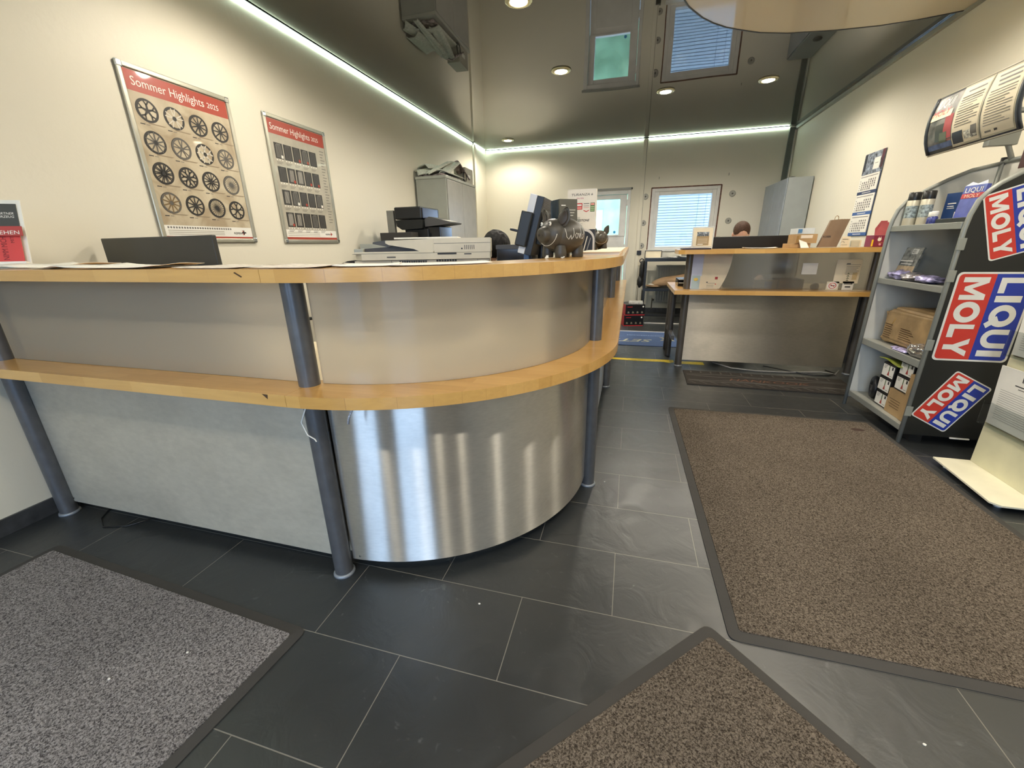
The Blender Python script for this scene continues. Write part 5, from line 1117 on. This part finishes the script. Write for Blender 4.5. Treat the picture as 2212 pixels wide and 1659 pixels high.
# ------------------------------------------------------------------ wall calendar on the right wall
CB = mat('calendar_blue', '#3d5f9a', .5); CN = mat('calendar_navy', '#2d3a5a', .5)
t = thing('wall_calendar', 'three month wall calendar with blue bands hanging on the right wall', 'calendar', (XR-.01, 5.17, 1.19))
F = FR((XR-.004, 5.355, 1.19), (0,-1,0), (0,0,1)); w = .36
b = MB(F); b.box(0, w, 0, .755, 0, .003, CN); b.build('backing', t)
b = MB(F); b.box(0, w, .57, .755, .003, .005, mat('calendar_photo', '#7d8590', .5, noise_amt=1.1, noise_scale=28)); b.rect(.19, .30, .60, .70, .0056, WHITE); b.rect(.215, .27, .65, .655, .006, INKG); b.rect(0, .05, .6, .75, .0054, mat('photo_dark', '#2c2f36', .5)); b.rect(.31, .36, .60, .755, .0054, mat('photo_maroon', '#5a3038', .5, noise_amt=.5)); b.build('picture', t)
def month(v0, v1, band):
    b = MB(F); b.box(.0, w-.012, v0, v1, .004, .009, WHITE); b.rect(.02, w-.03, v1-.022, v1-.016, .0096, INKG)
    rows = 5; hh = (v1-v0-.05)/rows
    for r_ in range(rows):
        b.rect(.02, .035, v0+.012+hh*r_, v0+.02+hh*r_, .0096, INKG)
        for c in range(7):
            if r_ == rows-1 and c < 3 or r_ == 0 and c > 4: continue
            b.rect(.06+.038*c, .078+.038*c, v0+.010+hh*r_, v0+.026+hh*r_, .0096, INKG if (r_+c) % 4 else INK)
    b.build('month_block', t)
    b = MB(F); b.box(0, w, v0-.03, v0, .004, .008, band); b.rect(.1, .26, v0-.018, v0-.012, .0086, WHITE); b.build('band', t)
month(.415, .565, CN); month(.225, .385, CB); month(.032, .195, CB)

# ------------------------------------------------------------------ promotional shelf rack
t = thing('shelf_rack', 'grey promotional shelf rack with black side panel and red and blue logo stickers', 'shelf rack', (1.85, 3.09, 0))
RACK = mat('rack_grey', '#8f918a', .4, .25, noise_amt=.05); RACKL = mat('rack_inner', '#cfcdc2', .6, .0, noise_amt=.05)
out = [(1.628, 0), (1.628, 1.20), (1.634, 1.27), (1.650, 1.335), (1.680, 1.378), (1.715, 1.41), (1.783, 1.453), (1.87, 1.50), (1.97, 1.545), (2.105, 1.575), (2.105, 0)]
def side(y0, y1, mouter, dx=0):
    b = MB(FR((0, y1, 0), (1,0,0), (0,0,1))); P_ = [(x+dx, z) for x, z in out]; P_[0] = (P_[0][0], .06); P_[-1] = (P_[-1][0], .06)
    b.prism(P_, 0, y1-y0, mouter); return b
b = side(2.757, 2.763, mat('side_black', '#1b1c1a', .45)); b.build('side_panel', t, label='black side panel')
b = side(2.7632, 2.7662, RACKL); b.build('inner_liner', t)
b = side(3.412, 3.418, RACKL, -.016); b.build('side_panel', t)
def tubeframe(y, dx):
    P_ = [(x+dx, y, z) for x, z in out[:-1]]
    f = MB(); f.tube([(P_[0][0], y, .0)] + P_[1:], .0115, RACK, 10); f.tube([(2.105+dx, y, 1.575), (2.105+dx, y, 0)], .0115, RACK, 10); f.build('side_frame', t)
tubeframe(2.765, 0); tubeframe(3.41, -.016)
MB().box(2.098, 2.106, 2.77, 3.41, .09, 1.57, RACKL).build('back_panel', t)
MB().tube([(2.1, 2.75, 1.582), (2.1, 3.42, 1.582)], .014, RACK, 10).build('top_rail', t)
MB().cyl((2.1, 3.415, 1.575), (2.1, 3.415, 1.605), .018, BLACK).build('end_cap', t)
SH = [(.105, 1.63, .03), (.497, 1.63, .035), (.908, 1.63, .028), (1.232, 1.628, .028)]
for z, x, th in SH:
    b = MB(); b.box(x-.008, 2.095, 2.775, 3.402, z-.012, z, mat('shelf_top', '#9b9b93', .4, .2)); b.box(x-.012, x, 2.775, 3.402, z-th, z+.006, RACK); b.build('shelf', t, .002)
for z in (.97, .60, .205, 1.13):
    MB().box(1.612, 1.645, 2.750, 2.756, z-.03, z+.03, RACK).build('clip', t, .002)
MB().box(1.86, 1.95, 2.75, 2.757, .055, .062, WHITE).build('base_clip', t)
MB().box(1.70, 1.76, 3.0, 3.12, 0, .085, BLACK).build('foot', t); MB().box(1.70, 1.76, 2.80, 2.86, 0, .085, BLACK).build('foot', t)
# block letters for the two-line logo
def letter(b, ch, u, v, w, h, m, z):
    s = w*.30; c = h*.27
    P_ = lambda *p: b.poly([(u+x*w, v+y*h) for x, y in p], z, m)
    sx_ = .30; sy = .25
    if ch == 'L': P_((0,0),(1,0),(1,sy),(sx_+.04,sy),(sx_+.04,1),(0,1))
    elif ch == 'I': P_((0,0),(1,0),(1,1),(0,1))
    elif ch == 'M': P_((0,0),(.22,0),(.22,.62),(.42,.12),(.58,.12),(.78,.62),(.78,0),(1,0),(1,1),(.76,1),(.5,.42),(.24,1),(0,1))
    elif ch == 'Y': P_((.36,0),(.64,0),(.64,.38),(1,1),(.70,1),(.5,.62),(.30,1),(0,1),(.36,.38))
    elif ch in 'OQ':
        n = 28
        for i in range(n):
            a, a2 = 2*pi*i/n, 2*pi*(i+1)/n
            f = lambda t_, k: (u+w*(.5+.5*k[0]*cos(t_)), v+h*(.5+.5*k[1]*sin(t_)), z)
            ko, ki = (1, 1.02), (.47, .52)
            b.add([f(a, ki), f(a, ko), f(a2, ko), f(a2, ki)], [(0,1,2,3)], m)
        if ch == 'Q': b.poly([(u+x*w, v+y*h) for x, y in ((.5,.30),(.72,.42),(1.06,.02),(.86,-.12),(.68,.10),(.55,.22))], z+.0004, m)
    elif ch == 'U':
        n = 12; sw = .27; o_ = [(0,1)] + [(.5-.5*cos(pi*i/n), .42-.44*sin(pi*i/n)) for i in range(n+1)] + [(1,1)]
        i_ = [(sw,1)] + [(.5-(.5-sw)*cos(pi*i/n), .44-.22*sin(pi*i/n)) for i in range(n+1)] + [(1-sw,1)]
        for i in range(len(o_)-1): b.add([(u+x*w, v+y*h, z) for x, y in (o_[i], o_[i+1], i_[i+1], i_[i])], [(0,1,2,3)], m)
def logo(cx, cz, ang, L_, Wd, y, label, parent):
    """reading direction at angle ang in the XZ plane; L_ long side"""
    a = radians(ang); F = FR((cx, y, cz), (cos(a), 0, sin(a)), (-sin(a), 0, cos(a))) @ T(-L_/2, -Wd/2, 0)
    b = MB(F); r = Wd*.07
    def rr(x0, x1, y0, y1, r):
        P_ = []
        for (cx_, cy_, a0) in ((x1-r, y0+r, -90), (x1-r, y1-r, 0), (x0+r, y1-r, 90), (x0+r, y0+r, 180)):
            P_ += [(cx_+r*cos(radians(a0+15*k)), cy_+r*sin(radians(a0+15*k))) for k in range(7)]
        return P_
    b.prism(rr(0, L_, 0, Wd, r), 0, .0012, mat('logo_white', '#dcdad2', .4))
    e = Wd*.03
    half = rr(e, L_-e, e, Wd-e, r*.8); q = len(half)//4
    b.poly([(L_-e, Wd/2), (e, Wd/2)] + half[3*q:] + half[:q], .0016, RED)
    b.poly([(e, Wd/2), (L_-e, Wd/2)] + half[q:3*q], .0016, BLUE)
    lh = Wd*.33; z = .0021; g = L_*.022
    u = L_*.055; v = Wd*.10
    for ch, w_ in (('M', .245), ('O', .235), ('L', .15), ('Y', .21)): letter(b, ch, u, v, w_*L_, lh, b_wh, z); u += w_*L_+g*(.4 if ch == 'L' else .9)
    u = L_*.06; v = Wd*.57
    for ch, w_ in (('L', .165), ('I', .07), ('Q', .245), ('U', .215), ('I', .07)): letter(b, ch, u, v, w_*L_, lh, b_wh, z); u += w_*L_+g*1.25
    return b.build('sticker', parent, label=label)
b_wh = mat('logo_letter', '#dedcd4', .4)
logo(1.820, .755, -90, .474, .328, 2.7568, 'large upright logo sticker', t)
logo(1.808, .276, -118, .315, .205, 2.7568, 'small tilted logo sticker near the bottom', t)
ux, uz = .106/.319, -.301/.319
logo((1.664+1.77)/2 + .100*.94, (1.351+1.05)/2+.100*.33, degrees_ := math.degrees(atan2(uz, ux)), .33, .215, 2.7568, 'upper logo sticker tilted the other way', t)
# header sign
t2 = thing('header_sign', 'curved header sign with picture and two printed sheets above the shelf rack', 'sign', (1.75, 3.12, 1.65))
prof = [(1.738, 1.645), (1.712, 1.70), (1.700, 1.76), (1.698, 1.82), (1.706, 1.88), (1.722, 1.945)]
def pf(v):
    k = v*(len(prof)-1); i = min(int(k), len(prof)-2); f = k-i
    return prof[i][0]*(1-f)+prof[i+1][0]*f, prof[i][1]*(1-f)+prof[i+1][1]*f
def curved(mb, y0, y1, v0, v1, off, m, nv=8):
    def fn(u, v):
        x, z = pf(v0+(v1-v0)*v); return (x-off, y0+(y1-y0)*u, z)
    return mb.grid(fn, 1, nv, m)
b = MB(); curved(b, 3.46, 2.78, 0, 1, 0, mat('sign_plate', '#4b4d50', .3)); o = b.build('plate', t2); s_ = o.modifiers.new('s', 'SOLIDIFY'); s_.thickness = .006; s_.offset = 0
for y0, y1 in ((3.462, 3.44), (2.80, 2.778)):
    b = MB(); curved(b, y0, y1, -.0, 1.0, .006, mat('sign_end', '#23282e', .4)); o = b.build('end_strip', t2); s_ = o.modifiers.new('s', 'SOLIDIFY'); s_.thickness = .006; s_.offset = 0
MB().tube([(1.742, 3.465, 1.642), (1.742, 2.775, 1.642)], .006, mat('sign_rail', '#a7a08c', .4), 8).build('rail', t2); MB().tube([(1.724, 3.465, 1.948), (1.724, 2.775, 1.948)], .005, mat('sign_rail'), 8).build('rail', t2)
b = MB(); curved(b, 3.437, 3.235, .06, .97, .004, mat('sign_photo', '#6f6c66', .3, noise_amt=.7, noise_scale=14))
curved(b, 3.437, 3.235, .06, .16, .0045, mat('sign_photo_blue', '#5d6f96', .3, noise_amt=.5, noise_scale=20))
curved(b, 3.37, 3.235, .20, .50, .005, mat('shock_dark', '#3e403b', .3)); curved(b, 3.30, 3.235, .18, .62, .0055, mat('shock_red', '#a8484b', .4)); curved(b, 3.33, 3.27, .16, .34, .006, mat('shock_green', '#5c6450', .4)); curved(b, 3.435, 3.26, .60, .72, .006, mat('glow_cream', '#f0d9b0', .3))
def ctext(mb, st, size, m, y, v, off, fit=None, shear=0.):
    tb = MB(); tb.text(st, size, m, 0, 0, 0, fit=fit, shear=shear)
    L_ = .31; vs = []
    for p in tb.v:
        x, z = pf(min(1, max(0, v+p.y/L_))); vs.append((x-off, y-p.x, z))
    mb.add(vs, tb.f, m)
ctext(b, 'LIQUI', .055, WHITE, 3.41, .80, .0075, .13, .2); ctext(b, 'MOLY', .045, RED, 3.43, .66, .0078, .15, .2)
b.build('picture', t2)
def sheet_on(y0, y1, head, name):
    b = MB(); curved(b, y0, y1, .02, .99, .0055, mat('sleeve', '#b7b19c', .25)); curved(b, y0-.008, y1+.008, .05, .965, .0065, PAPER2)
    v = .90
    if head:
        for q in range(3): curved(b, y0-.04-.01*q, y1+.03, v, v+.022, .0074, mat('red_grey_ink', '#a8756a', .5), 2); v -= .065
    else: curved(b, y0-.05, y1+.03, v-.02, v+.002, .0074, mat('red_grey_ink'), 2); v -= .09
    q = 0
    while v > (.17 if head else .34):
        curved(b, y0-.025, y1+.025+.03*((q*7) % 4 == 1)+.05*((q*5) % 6 == 2), v, v+.012, .0074, INKG, 1); v -= .042; q += 1
    if not head:
        curved(b, y0-.012, y0-.09, .06, .27, .0074, mat('motor_dark', '#2a333c', .4), 3); curved(b, y0-.10, y0-.19, .10, .24, .0074, mat('sketch_grey', '#c5c3b5', .5, noise_amt=.9, noise_scale=60), 3); curved(b, y0-.15, y0-.19, .15, .30, .0078, INKG, 3)
    else: curved(b, y0-.03, y0-.07, .09, .12, .0074, INKG, 1); curved(b, y0-.09, y0-.11, .09, .125, .0074, INK, 1)
    b.build(name, t2)
sheet_on(3.232, 3.025, False, 'printed_sheet'); sheet_on(3.020, 2.805, True, 'printed_sheet')
for y in (3.36, 2.90):
    b = MB(); b.tube([(2.10, y, 1.58), (2.06, y, 1.66), (2.0, y, 1.72), (1.90, y, 1.745), (1.79, y, 1.745), (1.72, y, 1.745)], .013, RACK, 8); b.box(1.95, 2.09, y-.02, y+.02, 1.66, 1.74, RACK) ; b.build('arm', t2, .004)

# goods on the rack
def can(x, y, z, label, capc, bodym, r=.031, h=.195):
    t = thing('spray_can', label, 'spray can', (x, y, z), 'spray cans on the top shelf')
    MB().lathe([(0, 0), (r-.002, 0), (r, .004), (r, h-.045), (r-.004, h-.035)], bodym, 32, (x, y, z)).build('can_body', t)
    b = MB(); b.lathe([(r+.0005, .05), (r+.0005, .12)], mat('can_label', '#8f9a9a', .4, noise_amt=.7, noise_scale=80), 32, (x, y, z)); b.build('label_band', t)
    MB().lathe([(r-.001, h-.045), (r, h-.04), (r, h), (r-.004, h+.004), (0, h+.004)], capc, 32, (x, y, z)).build('cap', t)
CAN = mat('can_cream', '#cfc8b2', .3, .2)
can(1.68, 3.36, 1.232, 'cream spray can with black cap, the left of two on the top shelf', BLACK, CAN); can(1.712, 3.282, 1.232, 'cream spray can with black cap, the right of two on the top shelf', BLACK, CAN)
t = thing('info_card', 'dark blue product card standing behind the small bottles on the top shelf', 'card', (1.86, 3.22, 1.232))
b = MB(FR((1.80, 3.285, 1.235), (.25, -1, 0), (0, 0, 1))); b.box(0, .165, 0, .175, -.004, 0, mat('card_blue', '#25406f', .4)); b.rect(.02, .07, .115, .12, .0006, WHITE); b.rect(.02, .06, .10, .104, .0006, WHITE); b.rect(.02, .065, .09, .093, .0006, WHITE)
b.prism([(.10,.02),(.145,.02),(.145,.14),(.135,.155),(.11,.155),(.10,.14)], 0, .001, mat('bottle_print', '#16233f', .4)); b.rect(.10, .145, .10, .135, .0014, WHITE); b.text('LIQUI\nMOLY', .015, BLUE, .103, .121, .0018, bold=.02); b.rect(.10, .145, .02, .06, .0014, RED); b.rect(.075, .10, .03, .07, .0012, WHITE)
b.build('card_face', t)
for i, (x, y) in enumerate(((1.70, 3.185), (1.68, 3.125))):
    t = thing('small_bottle', ['small blue bottle with white cap, the left of two on the top shelf', 'small blue bottle with white cap, the right of two on the top shelf'][i], 'bottle', (x, y, 1.232), 'small bottles on the top shelf')
    MB().lathe([(0, 0), (.017, 0), (.019, .003), (.019, .04), (.013, .05)], mat('bottle_blue', '#39407c', .3, noise_amt=.5, noise_scale=80), 24, (x, y, 1.232)).build('bottle_body', t)
    MB().lathe([(.0145, .048), (.0165, .052), (.0165, .072), (.014, .076), (0, .076)], WHITE, 24, (x, y, 1.232)).build('cap', t)
block('tray', 1.655, 1.90, 2.80, 3.06, 1.233, 1.262, BLACK, 'flat black tray at the right end of the top shelf', 'tray')
t = thing('blister_pack', 'blue and red product pouch standing in the black tray on the top shelf', 'product pack', (1.78, 2.98, 1.263))
b = MB(FR((1.74, 3.075, 1.264), (.12, -1, 0), (.1, 0, 1))); PB = mat('pack_blue', '#5560a8', .18, noise_amt=.15, noise_scale=30); PR = mat('pack_red', '#b03a42', .2)
b.box(0, .135, 0, .165, -.02, 0, PB); b.box(.001, .134, .10, .125, -.001, .001, PR); b.text('LIQUI', .034, WHITE, .012, .130, .002, fit=.105); b.text('MOLY', .026, mat('pack_cream', '#e8c9b0', .4), .02, .103, .002, fit=.09)
b.add([(0,.165,0),(.135,.165,0),(.12,.185,-.006),(.07,.172,-.004),(.03,.185,-.006)], [(0,1,2,3,4)], ACRYL if 0 else mat('foil_clear', '#c9cedb', .1)); b.build('pouch', t, .003)
b = MB(FR((1.80, 3.04, 1.264), (.15, -1, 0), (.15, 0, 1))); b.box(0, .19, 0, .155, -.02, 0, PR); b.rect(.12, .13, .03, .12, .001, mat('pack_cream')); b.build('product_pack', bevel=.004, label='red product pack behind the blue pouch on the top shelf', cat='product pack')
block('rate_card', 2.045, 2.052, 3.06, 3.215, 1.52, 1.66, mat('dark_red_card', '#4a2a28', .4), 'dark red card clipped at the top of the rack back, cut by the photo edge', 'card', extra=lambda b: b.text('', .01, WHITE))
# shelf 2: foil pouches
FOIL = mat('silver_foil', '#b9b3b8', .18, .8, noise_amt=.5, noise_scale=25, bump=.6, bump_scale=50); FOILP = mat('violet_foil', '#a9a3cc', .25, .3, noise_amt=.7, noise_scale=45, bump=.8, bump_scale=60)
def pouch(cx, cy, cz, sx, sy, sz, m, label, seed, rz=0, stripes=True):
    L_ = T(cx, cy, cz) @ RZ(rz)
    def fn(p, q): return q*(1+.35*noise.noise(Vector(p)*2.2+Vector((seed, 0, 0)))) 
    b = MB(L_); b.ell((0, 0, sz), (sx, sy, sz), m, nu=30, nv=18, fn=fn)
    return b.build('foil_pouch', label=label, cat='pouch', group='foil pouches on the rack')
pouch(1.71, 3.33, .909, .06, .09, .030, FOILP, 'violet and silver pouch at the left front of the second shelf', 1)
pouch(1.70, 3.18, .909, .06, .09, .026, FOIL, 'silver pouch in the middle front of the second shelf', 3)
pouch(1.70, 3.04, .909, .055, .09, .022, FOILP, 'violet and silver pouch at the right of the second shelf', 5)
t = thing('polish_cloth_pack', 'dark printed cloth pack leaning upright on the second shelf', 'product pack', (1.76, 3.32, .915))
b = MB(FR((1.70, 3.44, .925), (.05, -1, 0), (.22, -.22, 1))); b.box(0, .19, 0, .185, -.012, 0, mat('pack_dark', '#80807a', .25, noise_amt=.6, noise_scale=40)); b.box(.002, .188, .002, .07, -.001, .001, mat('pack_sand', '#b59f80', .4, noise_amt=.3, noise_scale=40))
b.rect(.10, .155, .145, .175, .0012, mat('logo_white')); b.text('LIQUI\nMOLY', .012, INK, .105, .162, .0018, bold=.02); b.rect(.03, .15, .098, .104, .0018, WHITE); b.rect(.05, .15, .08, .084, .0018, WHITE); b.build('pack_body', t, .003)
# shelf 3: crumpled parcel
t = thing('parcel', 'crumpled brown cardboard parcel lying on the third shelf', 'parcel', (1.8, 3.1, .498))
PC = mat('parcel_card', '#a1865f', .55, noise_amt=.3, noise_scale=9, bump=1.0, bump_scale=18)
def pfn(u, v): pass
b = MB(); 
def boxy(p, q):
    e = .22; f = lambda a: math.copysign(abs(a)**e, a)
    n_ = .5*noise.noise(Vector(p)*1.7)+.35*noise.noise(Vector(p)*5)
    x, y, z = f(p.x)*.185, f(p.y)*.285, f(p.z)*.105
    z += .022*(p.y < .3)*1.0*max(0, p.z) - .02*max(0, p.y-.3)*max(0, p.z)
    return Vector((x*(1+.12*n_), y*(1+.06*n_), z*(1+.2*n_)))
b.ell((1.872, 3.09, .612), (1, 1, 1), PC, nu=64, nv=40, fn=boxy); b.build('carton', t)
b = MB(); b.tube([(1.688, 3.25, .62), (1.688, 3.22, .67), (1.71, 3.19, .713), (1.76, 3.17, .72)], .005, mat('tape_shine', '#c9a25c', .15), 8); b.build('torn_edge', t)
b = MB(FR((1.681, 3.31, .52), (0, -1, 0), (0, 0, 1)))
for q in range(7): b.rect(.0+.004*(q % 3), .085-.006*(q % 2), .02+.014*q, .025+.014*q, .0, mat('stamp_ink', '#5a4126', .6))
b.build('print', t); b = MB(FR((1.681, 3.31, .52), (0, -1, 0), (0, 0, 1)))
for q in range(6): b.rect(.17, .31-.02*(q % 3), .035+.013*q, .039+.013*q, .0, mat('stamp_ink'))
b.build('print', t)
pouch(1.672, 2.885, .498, .045, .09, .038, mat('silver_foil_bright', '#c9c5c2', .08, .9, noise_amt=.2, bump=.9, bump_scale=40), 'crinkled clear silver pouch at the right of the third shelf', 8)
pouch(1.665, 3.03, .498, .035, .09, .010, FOILP, 'flat violet pouch in front of the parcel', 9)
# bottom shelf: boxes
def labelbox(y0, z0, label, dz=.095, x=1.67, rz=0):
    t = thing('lamp_box', label, 'box', (x+.08, y0+.06, z0), 'small black boxes with white labels on the bottom shelf')
    MB().box(x, x+.2, y0, y0+.135, z0, z0+dz, mat('label_box_black', '#1d1b19', .4)).build('carton', t, .002)
    b = MB(FR((x-.0006, y0+.133, z0), (0,-1,0), (0,0,1))); b.rect(.004, .127, .008, dz-.012, 0, WHITE); b.poly([(.062,.018),(.085,.018),(.077,.045),(.070,.045)], .0004, mat('cone_red', '#a8453a', .5)); b.rect(.069,.078,.045,.085,.0004, mat('cone_green', '#5c6f4a', .5)); b.rect(.1,.115,.06,.08,.0004, INK)
    for q in range(3): b.rect(.015, .05-.006*q, .075-.008*q, .078-.008*q, .0004, INKG)
    b.rect(.09,.118,.018,.021,.0004, INKG); b.build('label', t)
labelbox(3.045, .106, 'lowest of three black boxes with white labels in the left stack'); labelbox(3.045+.008, .2025, 'middle of three black boxes with white labels in the left stack'); labelbox(3.05, .299, 'topmost of three black boxes with white labels in the left stack', .095)
labelbox(2.885, .262, 'lower black label box on the brown cartons at right of the bottom shelf', .095); labelbox(2.878, .3585, 'upper black label box on the brown cartons at right of the bottom shelf', .090)
def ex(b):
    for q in range(4): b.box(1.6585, 1.6595, 2.90, 3.01-.015*(q % 2), .2-.016*q, .203-.016*q, mat('stamp_ink'))
block('carton', 1.66, 1.90, 2.875, 3.035, .106, .260, CARD, 'brown printed carton under the two right black boxes', 'box', 'brown cartons on the bottom shelf', extra=ex)
block('carton', 1.655, 1.90, 2.785, 2.872, .106, .40, CARD, 'tall brown carton at the right end of the bottom shelf', 'box', 'brown cartons on the bottom shelf')
b = MB(); b.grid(lambda u, v: (1.65+.16*v, 3.21-.22*u, .4055+.008*sin(5*u)+.006*cos(6*v)), 10, 6, mat('sachet_green', '#aab04c', .3, noise_amt=.4, noise_scale=20)); o = b.build('sachet', label='yellow green sachet lying on the left stack of small boxes', cat='sachet'); s_ = o.modifiers.new('s', 'SOLIDIFY'); s_.thickness = .006; s_.offset = 1
b = MB(); b.tube([(1.70+.02*cos(a), 3.275+.060*cos(a), .185+.058*sin(a)) for a in [radians(d) for d in range(0, 361, 15)]], .019, mat('black_hose', '#18181b', .45), 14); b.build('rubber_ring', label='thick black rubber ring on the left of the bottom shelf', cat='ring')

# ------------------------------------------------------------------ white brochure stand bottom right
t = thing('brochure_stand', 'white floor stand with clear pockets of printed sheets, cut by the right edge', 'brochure stand', (1.85, 2.3, 0))
SW = mat('stand_cream', '#e4dfc6', .4)
MB().prism([(1.66, 2.52), (1.632, 2.09), (1.66, 2.06), (2.1, 2.06), (2.1, 2.52)][::-1], .028, .036, SW).build('base_plate', t, .002)
for x, y in ((1.69, 2.12), (1.70, 2.47), (2.05, 2.12), (2.05, 2.47)): MB().cyl((x, y, 0), (x, y, .028), .014, mat('foot_white', '#c9cdd0', .4)).build('foot', t)
MB().box(1.818, 1.826, 2.08, 2.515, .036, .95, mat('stand_panel', '#ddd7b4', .45)).build('panel', t, .002)
for z0, z1 in ((.265, .58), (.62, .90)):
    b = MB(); b.box(1.775, 1.818, 2.10, 2.50, z0-.004, z0, ACRYL); b.box(1.773, 1.776, 2.10, 2.50, z0, z0+.12, ACRYL); b.build('pocket', t)
def stack(z0, z1, label, tilt):
    b = MB(FR((1.806, 2.495, z0+.004), (0, -1, 0), (tilt, 0, 1))); b.box(0, .37, 0, z1-z0, -.006, 0, WHITE)
    b.rect(.13, .19, z1-z0-.05, z1-z0-.025, .0005, INK); b.text('LIQUI\nMOLY', .012, WHITE, .135, z1-z0-.036, .0009)
    b.rect(.10, .30, z1-z0-.075, z1-z0-.070, .0005, INK); b.rect(.12, .28, z1-z0-.088, z1-z0-.084, .0005, INKG)
    v = z1-z0-.115
    while v > .03: b.rect(.03, .33-.03*(int(v*1000) % 3), v, v+.0022, .0005, mat('pale_text', '#a5a29a', .6)); v -= .0105
    return b.build('printed_sheet', label=label, cat='paper', group='sheets in the white floor stand')
stack(.265, .565, 'printed text sheet in the lower clear pocket of the white floor stand', -.06)
stack(.62, .86, 'printed sheet in the upper clear pocket of the white floor stand', -.05)
block('cone_holder', 1.83, 1.9, 2.2, 2.5, .50, .52, SW, 'shelf', 'shelf') if 0 else None

# ------------------------------------------------------------------ floor mats
def mat_(pts_out, inset, pile, label, z=.009, round_=0):
    """pts_out: four corners CCW"""
    t = thing('floor_mat', label, 'floor mat', (sum(p[0] for p in pts_out)/4, sum(p[1] for p in pts_out)/4, 0), 'textile floor mats')
    P_ = [Vector((p[0], p[1], 0)) for p in pts_out]; c = sum(P_, Vector())/4
    def corner(P_, r):
        R_ = []
        for i in range(4):
            a, b_, d = P_[i-1], P_[i], P_[(i+1) % 4]; u = (a-b_).normalized(); v = (d-b_).normalized()
            for k in range(5): f = k/4; R_.append((b_+u*r*(1-f)**2+v*r*f*f)[:2])
        return R_
    def off(P_, e):
        R_ = []
        for i in range(4):
            a, b_, d = P_[i-1], P_[i], P_[(i+1) % 4]; u = (a-b_).normalized(); v = (d-b_).normalized(); s = u.cross(v).length
            R_.append(b_+(u+v)*e/s)
        return R_
    o_ = corner(P_, .03); i_ = corner(off(P_, inset), .012); i2 = corner(off(P_, inset*1.02), .012)
    b = MB(); n = len(o_)
    b.add([(x, y, .0008) for x, y in o_]+[(x, y, .0035) for x, y in o_]+[(x, y, z-.002) for x, y in i_], [(k, (k+1) % n, n+(k+1) % n, n+k) for k in range(n)]+[(n+k, n+(k+1) % n, 2*n+(k+1) % n, 2*n+k) for k in range(n)], RUBBER)
    b.build('border', t)
    b = MB(); b.prism(i2, .0008, z, pile); b.build('pile', t)
mat_([(.375, 1.085), (1.64, 1.085), (1.615, 3.06), (.345, 3.045)], .035, CARPET_B, 'large brown entrance mat beside the curved counter')
mat_([(-1.10, -1.0), (-.925, .785), (-2.25, .86), (-2.36, -1.0)], .032, CARPET_G, 'grey speckled mat on the floor at the lower left')
a = .7071; mat_([(.318, 1.128), (.318-1.5*a, 1.128-1.5*a), (.318-1.5*a+.9*a*1.0, 1.128-1.5*a-.9*a), (.318+.9*a, 1.128-.9*a)], .035, CARPET_B, 'brown mat lying diagonally at the bottom centre')
MB().ell((1.475, 2.9, .0095), (.035, .022, .0006), mat('stain_dark', '#3b2a22', .9)).build('stain', [o for o in COL.objects if o.name == 'pile'][0]) if 0 else None
b = MB(); b.prism([(1.473+.038*cos(k*pi/10)*(1+.1*sin(3*k)), 2.887+.020*sin(k*pi/10)) for k in range(20)], .009, .0094, mat('stain_dark', '#3d2c24', .95)); b.build('stain', label='small dark stain on the brown mat near the shelf rack', cat='stain')
for i, (x, y) in enumerate(((-.42, 1.02), (-.05, 1.9), (.77, .9), (-1.22, .62), (-1.36, .50))):
    b = MB(); zz = .0095 if i in (3, 4) else .0005; b.prism([(x+.004*cos(k), y+.003*sin(k)) for k in range(6)], zz, zz+.002, WHITE); b.build('crumb', label=['tiny pale crumb on the tile below the steel bend', 'tiny pale crumb on the tiles in the passage', 'tiny pale crumb on the brown diagonal mat', 'tiny white crumb on the grey mat', 'second tiny white crumb on the grey mat'][i], cat='crumb', group='crumbs on the floor')
